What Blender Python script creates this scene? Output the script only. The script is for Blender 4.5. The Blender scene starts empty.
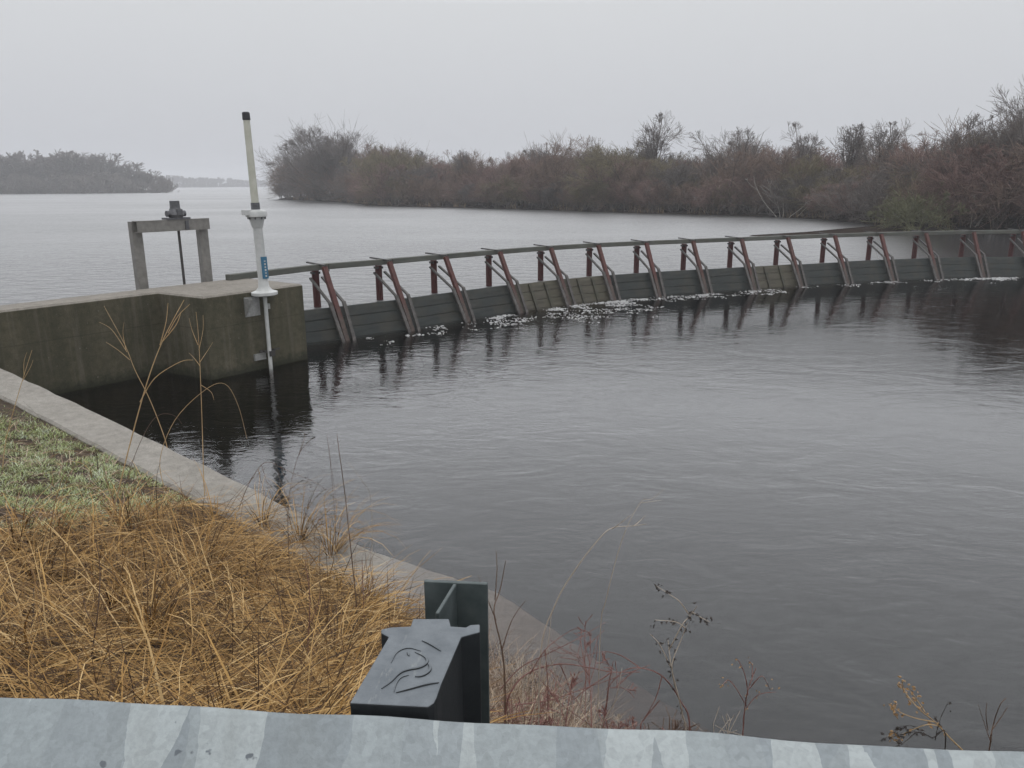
import bpy, math, random
import numpy as np
from mathutils import Vector, Matrix

R = math.radians
rnd = random.Random(7)
rng = np.random.default_rng(11)
scene = bpy.context.scene
col = scene.collection

# ------------------------------------------------------------------ camera
W_, H_ = 1024, 768
FPX, CAMZ, HOR, ROLL = 774.0, 3.4, 183.0, 0.005
PITCH = math.atan((H_ / 2 - HOR) / FPX)
CP, SP, CR, SR = math.cos(PITCH), math.sin(PITCH), math.cos(ROLL), math.sin(ROLL)


def ray(x, y):
    u = (x - W_ / 2) / FPX
    v = (H_ / 2 - y) / FPX
    u, v = u * CR + v * SR, -u * SR + v * CR
    return Vector((u, CP + v * SP, -SP + v * CP))


def at(x, y, z):
    d = ray(x, y)
    t = (z - CAMZ) / d.z
    return Vector((d.x * t, d.y * t, z))


def at_depth(x, y, Y):
    d = ray(x, y)
    t = Y / d.y
    return Vector((d.x * t, Y, CAMZ + d.z * t))


def proj(P):
    x, y, z = P[0], P[1], P[2] - CAMZ
    f = y * CP - z * SP
    up = y * SP + z * CP
    u, v = x / f, up / f
    u, v = u * CR - v * SR, u * SR + v * CR
    return W_ / 2 + u * FPX, H_ / 2 - v * FPX


cam_d = bpy.data.cameras.new('camera')
cam = bpy.data.objects.new('camera', cam_d)
col.objects.link(cam)
X = Vector((1, 0, 0)); F = Vector((0, CP, -SP)); U = Vector((0, SP, CP))
cx = X * CR - U * SR
cy = X * SR + U * CR
m = Matrix((cx, cy, -F)).transposed().to_4x4()
m.translation = Vector((0, 0, CAMZ))
cam.matrix_world = m
cam_d.sensor_fit = 'HORIZONTAL'
cam_d.sensor_width = 36.0
cam_d.lens = FPX / W_ * 36.0
cam_d.clip_start = 0.05
cam_d.clip_end = 5000
scene.camera = cam

# ------------------------------------------------------------------ helpers: materials


def mat(name):
    m = bpy.data.materials.new(name)
    m.use_nodes = True
    nt = m.node_tree
    nt.nodes.clear()
    out = nt.nodes.new('ShaderNodeOutputMaterial')
    return m, nt, out


def N(nt, typ, **kw):
    n = nt.nodes.new(typ)
    for k, v in kw.items():
        if k.startswith('i_'):
            n.inputs[k[2:].replace('_', ' ')].default_value = v
        else:
            setattr(n, k, v)
    return n


def ramp(nt, fac, stops, interp='LINEAR'):
    r = nt.nodes.new('ShaderNodeValToRGB')
    r.color_ramp.interpolation = interp
    e = r.color_ramp.elements
    while len(e) < len(stops):
        e.new(0.5)
    for k, (p, c) in enumerate(stops):
        e[k].position = p
        e[k].color = (c, c, c, 1) if isinstance(c, (int, float)) else (*c, 1)
    nt.links.new(fac, r.inputs[0])
    return r.outputs[0]


def mixc(nt, fac, a, b, blend='MIX'):
    n = nt.nodes.new('ShaderNodeMix')
    n.data_type = 'RGBA'
    n.blend_type = blend
    for sock, v in ((n.inputs[0], fac), (n.inputs[6], a), (n.inputs[7], b)):
        if isinstance(v, (int, float)):
            sock.default_value = v
        elif isinstance(v, tuple):
            sock.default_value = (*v, 1)
        else:
            nt.links.new(v, sock)
    return n.outputs[2]


def mth(nt, op, a, b=0.0, c=0.0):
    n = nt.nodes.new('ShaderNodeMath')
    n.operation = op
    for k, v in enumerate((a, b, c)):
        if isinstance(v, (int, float)):
            n.inputs[k].default_value = v
        else:
            nt.links.new(v, n.inputs[k])
    return n.outputs[0]


def coords(nt, scale=(1, 1, 1), rot=(0, 0, 0), kind='Object'):
    tc = nt.nodes.new('ShaderNodeTexCoord')
    mp = nt.nodes.new('ShaderNodeMapping')
    mp.inputs['Scale'].default_value = scale
    mp.inputs['Rotation'].default_value = rot
    nt.links.new(tc.outputs[kind], mp.inputs[0])
    return mp.outputs[0]


def noise(nt, vec, scale, detail=4, rough=0.55, dist=0.0):
    n = nt.nodes.new('ShaderNodeTexNoise')
    n.inputs['Scale'].default_value = scale
    n.inputs['Detail'].default_value = detail
    n.inputs['Roughness'].default_value = rough
    n.inputs['Distortion'].default_value = dist
    nt.links.new(vec, n.inputs['Vector'])
    return n.outputs['Fac']


def bump(nt, h, dist, strength=1.0, normal=None):
    b = nt.nodes.new('ShaderNodeBump')
    b.inputs['Distance'].default_value = dist
    b.inputs['Strength'].default_value = strength
    nt.links.new(h, b.inputs['Height'])
    if normal is not None:
        nt.links.new(normal, b.inputs['Normal'])
    return b.outputs[0]


def principled(nt, out, colr, rough=0.8, metal=0.0, normal=None, spec=0.5):
    p = nt.nodes.new('ShaderNodeBsdfPrincipled')
    for key, v in (('Base Color', colr), ('Roughness', rough), ('Metallic', metal), ('Specular IOR Level', spec)):
        if isinstance(v, (int, float)):
            p.inputs[key].default_value = v
        elif isinstance(v, tuple):
            p.inputs[key].default_value = (*v, 1)
        else:
            nt.links.new(v, p.inputs[key])
    if normal is not None:
        nt.links.new(normal, p.inputs['Normal'])
    nt.links.new(p.outputs[0], out.inputs[0])
    return p


def simple_mat(name, c1, c2, scale=20, rough=0.7, metal=0.0, bmp=0.0, spec=0.4):
    m, nt, out = mat(name)
    v = coords(nt)
    n = noise(nt, v, scale, 6, 0.6)
    c = ramp(nt, n, [(0.3, c1), (0.7, c2)])
    nb = bump(nt, n, bmp) if bmp else None
    principled(nt, out, c, rough, metal, nb, spec)
    return m


def island_mat(name, stops, rough=0.75, spec=0.25, island=0.75, scale=3.0):
    """each blade or twig has a colour of its own"""
    m, nt, out = mat(name)
    g = nt.nodes.new('ShaderNodeNewGeometry')
    n = noise(nt, coords(nt), scale, 3)
    f = mth(nt, 'ADD', mth(nt, 'MULTIPLY', g.outputs['Random Per Island'], island), mth(nt, 'MULTIPLY', n, 1 - island))
    principled(nt, out, ramp(nt, f, stops), rough, 0, None, spec)
    return m


# ------------------------------------------------------------------ helpers: objects


def link(o, parent=None):
    col.objects.link(o)
    if parent is not None:
        o.parent = parent
    return o


def tag(o, label=None, cat=None, group=None, kind=None):
    if label: o['label'] = label
    if cat: o['category'] = cat
    if group: o['group'] = group
    if kind: o['kind'] = kind
    return o


def empty(name, loc, label, cat, group=None):
    o = bpy.data.objects.new(name, None)
    o.location = loc
    o.empty_display_size = 0.1
    link(o)
    return tag(o, label, cat, group)


def raw(name, V, Fc, material, parent=None, smooth=False):
    """V and Fc: lists or arrays; vertices are in the parent's space"""
    me = bpy.data.meshes.new(name)
    me.from_pydata([tuple(v) for v in V], [], [tuple(f) for f in Fc])
    mats = material if isinstance(material, (list, tuple)) else [material]
    for q in mats:
        me.materials.append(q)
    if smooth:
        me.shade_smooth()
    me.update()
    return link(bpy.data.objects.new(name, me), parent)


def quads_fast(name, V, Q, material, parent=None, smooth=False):
    """numpy vertices and quads"""
    V = np.asarray(V, dtype=np.float32); Q = np.asarray(Q, dtype=np.int32)
    k = Q.shape[1]
    me = bpy.data.meshes.new(name)
    me.vertices.add(len(V)); me.vertices.foreach_set('co', V.ravel())
    me.loops.add(Q.size); me.loops.foreach_set('vertex_index', Q.ravel())
    me.polygons.add(len(Q))
    me.polygons.foreach_set('loop_start', np.arange(0, Q.size, k, dtype=np.int32))
    me.materials.append(material)
    me.update(calc_edges=True)
    if smooth:
        me.shade_smooth()
    return link(bpy.data.objects.new(name, me), parent)


class MB:
    def __init__(s):
        s.V = []; s.F = []

    def add(s, V, Fc):
        o = len(s.V)
        s.V += [Vector(v) for v in V]
        s.F += [tuple(i + o for i in f) for f in Fc]
        return s

    def hexa(s, bot, top):
        """solid between two polygons of the same count"""
        n = len(bot)
        f = [tuple(reversed(range(n))), tuple(range(n, 2 * n))]
        f += [(i, (i + 1) % n, n + (i + 1) % n, n + i) for i in range(n)]
        return s.add(list(bot) + list(top), f)

    def box(s, c, size, ax=None, ay=None, az=None):
        ax = Vector(ax or (1, 0, 0)); ay = Vector(ay or (0, 1, 0)); az = Vector(az or (0, 0, 1))
        c = Vector(c)
        a, b, d = (q / 2 for q in size)
        f = lambda i, j, k: c + ax * a * i + ay * b * j + az * d * k
        return s.hexa([f(-1, -1, -1), f(1, -1, -1), f(1, 1, -1), f(-1, 1, -1)], [f(-1, -1, 1), f(1, -1, 1), f(1, 1, 1), f(-1, 1, 1)])

    def bar(s, p, q, w, h, side=None):
        """rectangular bar from p to q, w across along side, h the other way"""
        p = Vector(p); q = Vector(q)
        d = (q - p).normalized()
        sd = Vector(side) if side is not None else d.cross(Vector((0, 0, 1)))
        sd = (sd - d * sd.dot(d)).normalized()
        up = d.cross(sd).normalized()
        c = [(-1, -1), (1, -1), (1, 1), (-1, 1)]
        return s.hexa([p + sd * w / 2 * i + up * h / 2 * j for i, j in c], [q + sd * w / 2 * i + up * h / 2 * j for i, j in c])

    def tube(s, pts, r, n=12, caps=True):
        pts = [Vector(p) for p in pts]
        rs = r if isinstance(r, (list, tuple)) else [r] * len(pts)
        o = len(s.V)
        d0 = (pts[1] - pts[0]).normalized()
        u = d0.orthogonal().normalized()
        for i, p in enumerate(pts):
            d = (pts[min(i + 1, len(pts) - 1)] - pts[max(i - 1, 0)]).normalized()
            u = (u - d * u.dot(d)).normalized()
            w = d.cross(u)
            for k in range(n):
                a = 2 * math.pi * k / n
                s.V.append(p + (u * math.cos(a) + w * math.sin(a)) * rs[i])
        for i in range(len(pts) - 1):
            for k in range(n):
                a, b = o + i * n + k, o + i * n + (k + 1) % n
                s.F.append((a, b, b + n, a + n))
        if caps:
            s.F.append(tuple(reversed(range(o, o + n))))
            e = o + (len(pts) - 1) * n
            s.F.append(tuple(range(e, e + n)))
        return s

    def build(s, name, material, parent=None, smooth=False, bevel=0.0, seg=1):
        off = parent.location if parent is not None and parent.parent is None else Vector((0, 0, 0))
        if parent is not None and parent.parent is not None:
            off = parent.parent.location
        o = raw(name, [v - off for v in s.V], s.F, material, parent, False)
        if smooth:
            o.data.shade_smooth()
            o.data.set_sharp_from_angle(angle=R(40))
        if bevel:
            b = o.modifiers.new('bevel', 'BEVEL')
            b.width = bevel; b.segments = seg; b.limit_method = 'ANGLE'
        return o


# ------------------------------------------------------------------ light and sky
world = bpy.data.worlds.new('World')
scene.world = world
world.use_nodes = True
nt = world.node_tree
nt.nodes.clear()
SUN_EL, SUN_AZ = 66, 165
sky = N(nt, 'ShaderNodeTexSky', sky_type='NISHITA', sun_disc=False)
sky.sun_elevation = R(SUN_EL); sky.sun_rotation = R(SUN_AZ); sky.air_density = 1.0; sky.dust_density = 6.0
hsv = N(nt, 'ShaderNodeHueSaturation'); hsv.inputs['Saturation'].default_value = 0.2
nt.links.new(sky.outputs[0], hsv.inputs['Color'])
tc = N(nt, 'ShaderNodeTexCoord')
sep = N(nt, 'ShaderNodeSeparateXYZ')
nt.links.new(tc.outputs['Generated'], sep.inputs[0])
cl = noise(nt, coords(nt, (1, 1, 2.0), kind='Generated'), 1.6, 3, 0.5)
el = mth(nt, 'ADD', sep.outputs['Z'], mth(nt, 'MULTIPLY', mth(nt, 'SUBTRACT', cl, 0.5), 0.03))
over = ramp(nt, el, [(0.0, (5.8, 5.95, 6.4)), (0.207, (7.15, 7.3, 7.5)), (0.262, (11.0, 11.3, 11.8)), (1.0, (11.6, 11.9, 12.3))])  # steep rise starts just above the view, added to brighten the water
# bright lobe added above the view to brighten the pool's reflections
LB_EL, LB_AZ = 20, 4
dot = N(nt, 'ShaderNodeVectorMath', operation='DOT_PRODUCT')
nt.links.new(tc.outputs['Generated'], dot.inputs[0])
dot.inputs[1].default_value = (math.sin(R(LB_AZ)) * math.cos(R(LB_EL)), math.cos(R(LB_AZ)) * math.cos(R(LB_EL)), math.sin(R(LB_EL)))
lobe = mth(nt, 'MULTIPLY', ramp(nt, dot.outputs['Value'], [(0.55, 0.0), (0.98, 1.0)]), ramp(nt, el, [(0.210, 0.0), (0.260, 1.0)]))
over = mixc(nt, 1.0, over, mixc(nt, lobe, (0.0, 0.0, 0.0), (7.6, 7.7, 7.95)), 'ADD')
mixed = mixc(nt, 0.88, hsv.outputs[0], over)
bg = N(nt, 'ShaderNodeBackground'); bg.inputs['Strength'].default_value = 0.1
nt.links.new(mixed, bg.inputs[0])
wo = N(nt, 'ShaderNodeOutputWorld')
nt.links.new(bg.outputs[0], wo.inputs[0])

sun_d = bpy.data.lights.new('sun', 'SUN')
sun_d.energy = 0.5; sun_d.angle = R(35); sun_d.color = (1.0, 0.97, 0.93)
sun = bpy.data.objects.new('sun', sun_d)
col.objects.link(sun)
az = R(SUN_AZ)
sdir = Vector((math.sin(az) * math.cos(R(SUN_EL)), math.cos(az) * math.cos(R(SUN_EL)), math.sin(R(SUN_EL))))
sun.rotation_euler = sdir.to_track_quat('Z', 'Y').to_euler()

# ------------------------------------------------------------------ materials
M = {}


def concrete(name, a, b, streak=None, streak_amt=0.0, rough=0.9):
    m, nt, out = mat(name)
    v = coords(nt)
    n1 = noise(nt, v, 1.3, 6, 0.6)
    n2 = noise(nt, v, 9, 6, 0.65)
    n3 = noise(nt, v, 70, 4, 0.6)
    c = ramp(nt, n1, [(0.3, a), (0.7, b)])
    c = mixc(nt, 0.5, c, ramp(nt, n2, [(0.3, tuple(q * 0.7 for q in a)), (0.7, tuple(q * 1.15 for q in b))]))
    if streak:
        sv = coords(nt, (3.2, 3.2, 0.16))
        s = noise(nt, sv, 1.0, 5, 0.65)
        c = mixc(nt, mth(nt, 'MULTIPLY', ramp(nt, s, [(0.42, 0.0), (0.62, 1.0)]), streak_amt), c, streak)
        s2 = noise(nt, coords(nt, (6, 6, 0.3)), 1.0, 4, 0.6)
        c = mixc(nt, mth(nt, 'MULTIPLY', ramp(nt, s2, [(0.55, 0.0), (0.75, 1.0)]), 0.5), c, (0.17, 0.15, 0.12))
    if streak:
        sp = N(nt, 'ShaderNodeSeparateXYZ'); nt.links.new(v, sp.inputs[0])
        zw = mth(nt, 'ADD', sp.outputs['Z'], mth(nt, 'MULTIPLY', mth(nt, 'SUBTRACT', n2, 0.5), 0.25))
        c = mixc(nt, ramp(nt, zw, [(0.05, 0.8), (0.22, 0.0)]), c, (0.022, 0.024, 0.014))
        joint = ramp(nt, mth(nt, 'ABSOLUTE', mth(nt, 'SUBTRACT', mth(nt, 'ADD', sp.outputs['Z'], mth(nt, 'MULTIPLY', n1, 0.02)), 0.93)), [(0.0, 0.5), (0.012, 0.0)])
        c = mixc(nt, joint, c, (0.03, 0.028, 0.02))
        pit = ramp(nt, noise(nt, v, 22, 2, 0.4), [(0.72, 0.0), (0.78, 0.8)])
        c = mixc(nt, pit, c, (0.16, 0.145, 0.115))
    speck = ramp(nt, n3, [(0.35, 0.75), (0.55, 1.0)])
    c = mixc(nt, 1.0, c, speck, 'MULTIPLY')
    h = mth(nt, 'ADD', mth(nt, 'MULTIPLY', n2, 0.7), mth(nt, 'MULTIPLY', n3, 0.3))
    principled(nt, out, c, rough, 0, bump(nt, h, 0.012), 0.3)
    return m


M['stained'] = concrete('stained_concrete', (0.056, 0.054, 0.033), (0.106, 0.094, 0.063), (0.036, 0.036, 0.022), 0.40)
M['wall_top'] = concrete('worn_concrete', (0.19, 0.172, 0.145), (0.28, 0.255, 0.222))
M['coping'] = concrete('grey_concrete', (0.23, 0.214, 0.188), (0.33, 0.308, 0.275))


def board_mat(name, a, b, lichen, amt):
    m, nt, out = mat(name)
    v = coords(nt, (1.2, 1.2, 9))
    n1 = noise(nt, v, 1.0, 7, 0.65)
    n2 = noise(nt, coords(nt), 3.0, 5, 0.6)
    c = ramp(nt, n1, [(0.3, a), (0.72, b)])
    c = mixc(nt, mth(nt, 'MULTIPLY', ramp(nt, n2, [(0.42, 0.0), (0.62, 1.0)]), amt), c, lichen)
    principled(nt, out, c, 0.7, 0, bump(nt, n1, 0.01), 0.35)
    return m


M['board'] = board_mat('wet_dark_timber', (0.011, 0.014, 0.0135), (0.031, 0.036, 0.034), (0.048, 0.042, 0.031), 0.45)
M['old_board'] = board_mat('lichen_timber', (0.034, 0.030, 0.022), (0.098, 0.088, 0.066), (0.070, 0.066, 0.043), 0.5)
M['batten'] = board_mat('batten_timber', (0.028, 0.027, 0.020), (0.075, 0.068, 0.052), (0.06, 0.058, 0.036), 0.4)
M['rail_timber'] = board_mat('weathered_grey_steel', (0.060, 0.064, 0.056), (0.125, 0.128, 0.112), (0.08, 0.072, 0.055), 0.4)
def red_steel():
    """old red primer, scummed grey brown where the overflow wets it"""
    m, nt, out = mat('red_primer_steel')
    v = coords(nt)
    n = noise(nt, v, 11, 6, 0.65)
    c = ramp(nt, n, [(0.3, (0.050, 0.013, 0.011)), (0.55, (0.088, 0.021, 0.017)), (0.75, (0.085, 0.042, 0.030))])
    oi = N(nt, 'ShaderNodeObjectInfo')
    c = mixc(nt, mth(nt, 'MULTIPLY', oi.outputs['Random'], 0.6), c, ramp(nt, n, [(0.3, (0.030, 0.015, 0.012)), (0.7, (0.080, 0.036, 0.026))]))
    sp = N(nt, 'ShaderNodeSeparateXYZ'); nt.links.new(v, sp.inputs[0])
    n2 = noise(nt, v, 4, 4, 0.6)
    wet = ramp(nt, mth(nt, 'ADD', sp.outputs['Z'], mth(nt, 'MULTIPLY', mth(nt, 'SUBTRACT', n2, 0.5), 0.7)), [(0.42, 0.85), (0.74, 0.0)])
    c = mixc(nt, wet, c, ramp(nt, n, [(0.3, (0.036, 0.027, 0.023)), (0.7, (0.085, 0.066, 0.055))]))
    principled(nt, out, c, 0.55, 0, bump(nt, n, 0.002), 0.4)
    return m


M['red'] = red_steel()
M['dark_red'] = simple_mat('old_red_steel', (0.046, 0.011, 0.010), (0.082, 0.021, 0.019), 14, 0.65, 0, 0.002)
M['brace'] = simple_mat('grey_brown_steel', (0.042, 0.037, 0.035), (0.105, 0.095, 0.09), 10, 0.5, 0.2, 0.002)
M['dark_steel'] = simple_mat('dark_steel', (0.035, 0.033, 0.033), (0.07, 0.065, 0.062), 16, 0.6, 0.2, 0.002)
M['frame'] = simple_mat('galvanised_frame', (0.16, 0.152, 0.14), (0.24, 0.23, 0.215), 9, 0.55, 0.25, 0.002)
M['gear'] = simple_mat('gear_grey', (0.075, 0.075, 0.08), (0.14, 0.14, 0.15), 18, 0.5, 0.3, 0.002)
M['white'] = simple_mat('dirty_white_paint', (0.40, 0.41, 0.40), (0.52, 0.52, 0.51), 7, 0.45)
M['tube'] = simple_mat('yellowed_tube', (0.42, 0.42, 0.35), (0.52, 0.515, 0.45), 6, 0.3)
M['cap'] = simple_mat('black_cap', (0.02, 0.02, 0.024), (0.04, 0.04, 0.045), 10, 0.5)
M['blue'] = simple_mat('blue_sticker', (0.035, 0.125, 0.21), (0.05, 0.165, 0.265), 12, 0.4)
M['bracket'] = simple_mat('galvanised_bracket', (0.25, 0.25, 0.24), (0.36, 0.36, 0.35), 20, 0.5, 0.3)
def plastic():
    """black plastic, its upward faces painted lighter grey for the light from the sky"""
    m, nt, out = mat('black_plastic')
    v = coords(nt)
    n = noise(nt, v, 30, 6, 0.65)
    n2 = noise(nt, v, 160, 3, 0.6)
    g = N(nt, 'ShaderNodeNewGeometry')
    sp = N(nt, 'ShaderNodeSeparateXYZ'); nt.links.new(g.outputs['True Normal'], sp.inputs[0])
    up = ramp(nt, sp.outputs['Z'], [(0.55, 0.0), (0.95, 1.0)])  # mask of upward faces: sky light put into the colour
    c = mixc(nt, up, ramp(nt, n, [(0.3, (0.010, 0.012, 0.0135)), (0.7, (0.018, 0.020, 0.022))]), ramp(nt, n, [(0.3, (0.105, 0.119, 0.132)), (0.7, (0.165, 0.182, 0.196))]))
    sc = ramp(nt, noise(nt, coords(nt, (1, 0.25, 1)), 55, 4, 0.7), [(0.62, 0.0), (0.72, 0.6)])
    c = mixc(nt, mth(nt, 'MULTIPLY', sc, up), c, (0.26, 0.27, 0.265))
    principled(nt, out, c, 0.6, 0, bump(nt, n2, 0.0005), 0.35)
    return m


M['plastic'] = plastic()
M['post'] = simple_mat('grey_green_zinc', (0.060, 0.075, 0.075), (0.11, 0.128, 0.128), 22, 0.5, 0.35, 0.0005)
M['rust'] = simple_mat('rust_bolt', (0.10, 0.05, 0.03), (0.2, 0.1, 0.06), 30, 0.7)
M['foam'] = simple_mat('white_foam', (0.30, 0.30, 0.30), (0.62, 0.62, 0.62), 30, 0.6)


def zinc():
    m, nt, out = mat('weathered_zinc')
    v0 = coords(nt, (13.0, 2.2, 2.2), (0, R(4), R(10)))
    # jagged edges: wobble the lookup
    nz = N(nt, 'ShaderNodeTexNoise', i_Scale=26.0, i_Detail=5.0)
    nt.links.new(coords(nt), nz.inputs['Vector'])
    vm = N(nt, 'ShaderNodeVectorMath', operation='MULTIPLY_ADD')
    nt.links.new(nz.outputs['Color'], vm.inputs[0]); vm.inputs[1].default_value = (0.10, 0.10, 0.10)
    nt.links.new(v0, vm.inputs[2])
    vo = N(nt, 'ShaderNodeTexVoronoi', feature='F1'); vo.inputs['Scale'].default_value = 1.6
    nt.links.new(vm.outputs[0], vo.inputs['Vector'])
    sx = N(nt, 'ShaderNodeSeparateColor'); nt.links.new(vo.outputs['Color'], sx.inputs[0])
    c = ramp(nt, sx.outputs[0], [(0.0, (0.215, 0.245, 0.262)), (0.2, (0.245, 0.275, 0.288)), (0.42, (0.27, 0.303, 0.313)), (0.64, (0.37, 0.405, 0.408))], 'CONSTANT')
    n2 = noise(nt, coords(nt), 9, 6, 0.7)
    c = mixc(nt, 0.25, c, ramp(nt, n2, [(0.3, (0.20, 0.225, 0.235)), (0.7, (0.33, 0.36, 0.365))]))
    n3 = noise(nt, coords(nt), 38, 3, 0.5)
    c = mixc(nt, ramp(nt, n3, [(0.70, 0.0), (0.735, 1.0)]), c, (0.10, 0.115, 0.13))
    vs = N(nt, 'ShaderNodeTexVoronoi', feature='F1'); vs.inputs['Scale'].default_value = 95.0
    nt.links.new(coords(nt), vs.inputs['Vector'])
    sv_ = N(nt, 'ShaderNodeSeparateColor'); nt.links.new(vs.outputs['Color'], sv_.inputs[0])
    c = mixc(nt, 1.0, c, ramp(nt, sv_.outputs[1], [(0.0, 0.90), (1.0, 1.05)]), 'MULTIPLY')
    scr = noise(nt, coords(nt, (3, 60, 60), (R(12), R(-9), R(16))), 3.0, 4, 0.6)
    c = mixc(nt, ramp(nt, scr, [(0.70, 0.0), (0.76, 0.35)]), c, (0.16, 0.18, 0.19))
    grime = noise(nt, coords(nt, (5, 1.2, 1.2)), 1.4, 5, 0.65)
    c = mixc(nt, ramp(nt, grime, [(0.50, 0.0), (0.75, 0.40)]), c, (0.17, 0.18, 0.17))
    n4 = noise(nt, coords(nt), 140, 3, 0.6)
    c = mixc(nt, 1.0, c, ramp(nt, n4, [(0.3, 0.88), (0.6, 1.0)]), 'MULTIPLY')
    principled(nt, out, c, 0.5, 0.15, bump(nt, n4, 0.0006), 0.5)
    return m


M['zinc'] = zinc()

M['straw'] = island_mat('dry_straw', [(0.14, (0.020, 0.011, 0.006)), (0.34, (0.085, 0.044, 0.016)), (0.52, (0.250, 0.136, 0.041)), (0.68, (0.41, 0.246, 0.085)), (0.88, (0.64, 0.465, 0.24))], island=0.62, scale=1.6)
M['pale_straw'] = island_mat('pale_dead_stems', [(0.15, (0.055, 0.034, 0.026)), (0.5, (0.20, 0.135, 0.092)), (0.85, (0.46, 0.36, 0.26))])
M['dark_stems'] = island_mat('dark_stems', [(0.2, (0.035, 0.018, 0.012)), (0.6, (0.085, 0.045, 0.028)), (0.9, (0.20, 0.115, 0.060))])
M['green'] = island_mat('short_green_grass', [(0.15, (0.11, 0.105, 0.045)), (0.34, (0.24, 0.28, 0.095)), (0.55, (0.38, 0.43, 0.20)), (0.78, (0.58, 0.64, 0.50))], island=0.45, scale=4.0)
M['golden'] = simple_mat('golden_stalk', (0.36, 0.235, 0.11), (0.52, 0.37, 0.20), 8, 0.7)
M['brown_stalk'] = simple_mat('brown_stalk', (0.085, 0.05, 0.034), (0.15, 0.095, 0.065), 8, 0.75)
M['bramble'] = simple_mat('red_bramble', (0.14, 0.062, 0.055), (0.25, 0.12, 0.10), 8, 0.65)
M['pale_stalk'] = simple_mat('pale_stalk', (0.30, 0.25, 0.20), (0.46, 0.40, 0.33), 8, 0.75)
M['dead_leaf'] = simple_mat('dark_dead_leaf', (0.028, 0.025, 0.025), (0.07, 0.058, 0.05), 14, 0.8)
M['gold_leaf'] = simple_mat('golden_seed_head', (0.22, 0.13, 0.06), (0.36, 0.23, 0.11), 14, 0.8)

M['soil'] = simple_mat('thatch_soil', (0.022, 0.014, 0.008), (0.075, 0.048, 0.025), 9, 0.95, 0, 0.03)
M['asphalt'] = simple_mat('asphalt', (0.04, 0.04, 0.042), (0.065, 0.065, 0.066), 60, 0.9, 0, 0.003)
M['silt'] = simple_mat('brown_silt', (0.035, 0.026, 0.018), (0.06, 0.045, 0.03), 2.5, 0.95)
M['peat'] = simple_mat('dark_peat', (0.018, 0.014, 0.012), (0.042, 0.032, 0.026), 1.2, 1.0, 0, 0.05, 0.0)

# twigs of the far thicket
M['twig_red'] = island_mat('reddish_twigs', [(0.1, (0.138, 0.086, 0.076)), (0.5, (0.226, 0.148, 0.130)), (0.9, (0.338, 0.238, 0.208))], 0.85, 0.2, 0.5, 0.35)
M['twig_brown'] = island_mat('brown_twigs', [(0.1, (0.122, 0.085, 0.066)), (0.5, (0.206, 0.145, 0.114)), (0.9, (0.312, 0.236, 0.190))], 0.85, 0.2, 0.5, 0.35)
M['twig_olive'] = island_mat('olive_twigs', [(0.1, (0.115, 0.098, 0.057)), (0.5, (0.190, 0.161, 0.098)), (0.9, (0.287, 0.247, 0.161))], 0.85, 0.2, 0.5, 0.35)
M['twig_grey'] = island_mat('grey_twigs', [(0.1, (0.098, 0.086, 0.081)), (0.5, (0.161, 0.140, 0.129)), (0.9, (0.253, 0.224, 0.201))], 0.85, 0.2, 0.5, 0.35)
M['twig_green'] = island_mat('yellow_green_willow', [(0.1, (0.085, 0.085, 0.045)), (0.5, (0.15, 0.15, 0.082)), (0.9, (0.25, 0.245, 0.145))], 0.8, 0.2, 0.5, 0.5)
M['bark'] = simple_mat('grey_bark', (0.075, 0.06, 0.052), (0.14, 0.115, 0.10), 4, 0.9)
M['bark_pale'] = simple_mat('pale_dead_bark', (0.26, 0.235, 0.21), (0.40, 0.37, 0.33), 4, 0.9)
M['reed'] = island_mat('tan_reeds', [(0.1, (0.16, 0.11, 0.065)), (0.5, (0.28, 0.2, 0.12)), (0.9, (0.38, 0.29, 0.18))])

# ------------------------------------------------------------------ water


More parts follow.
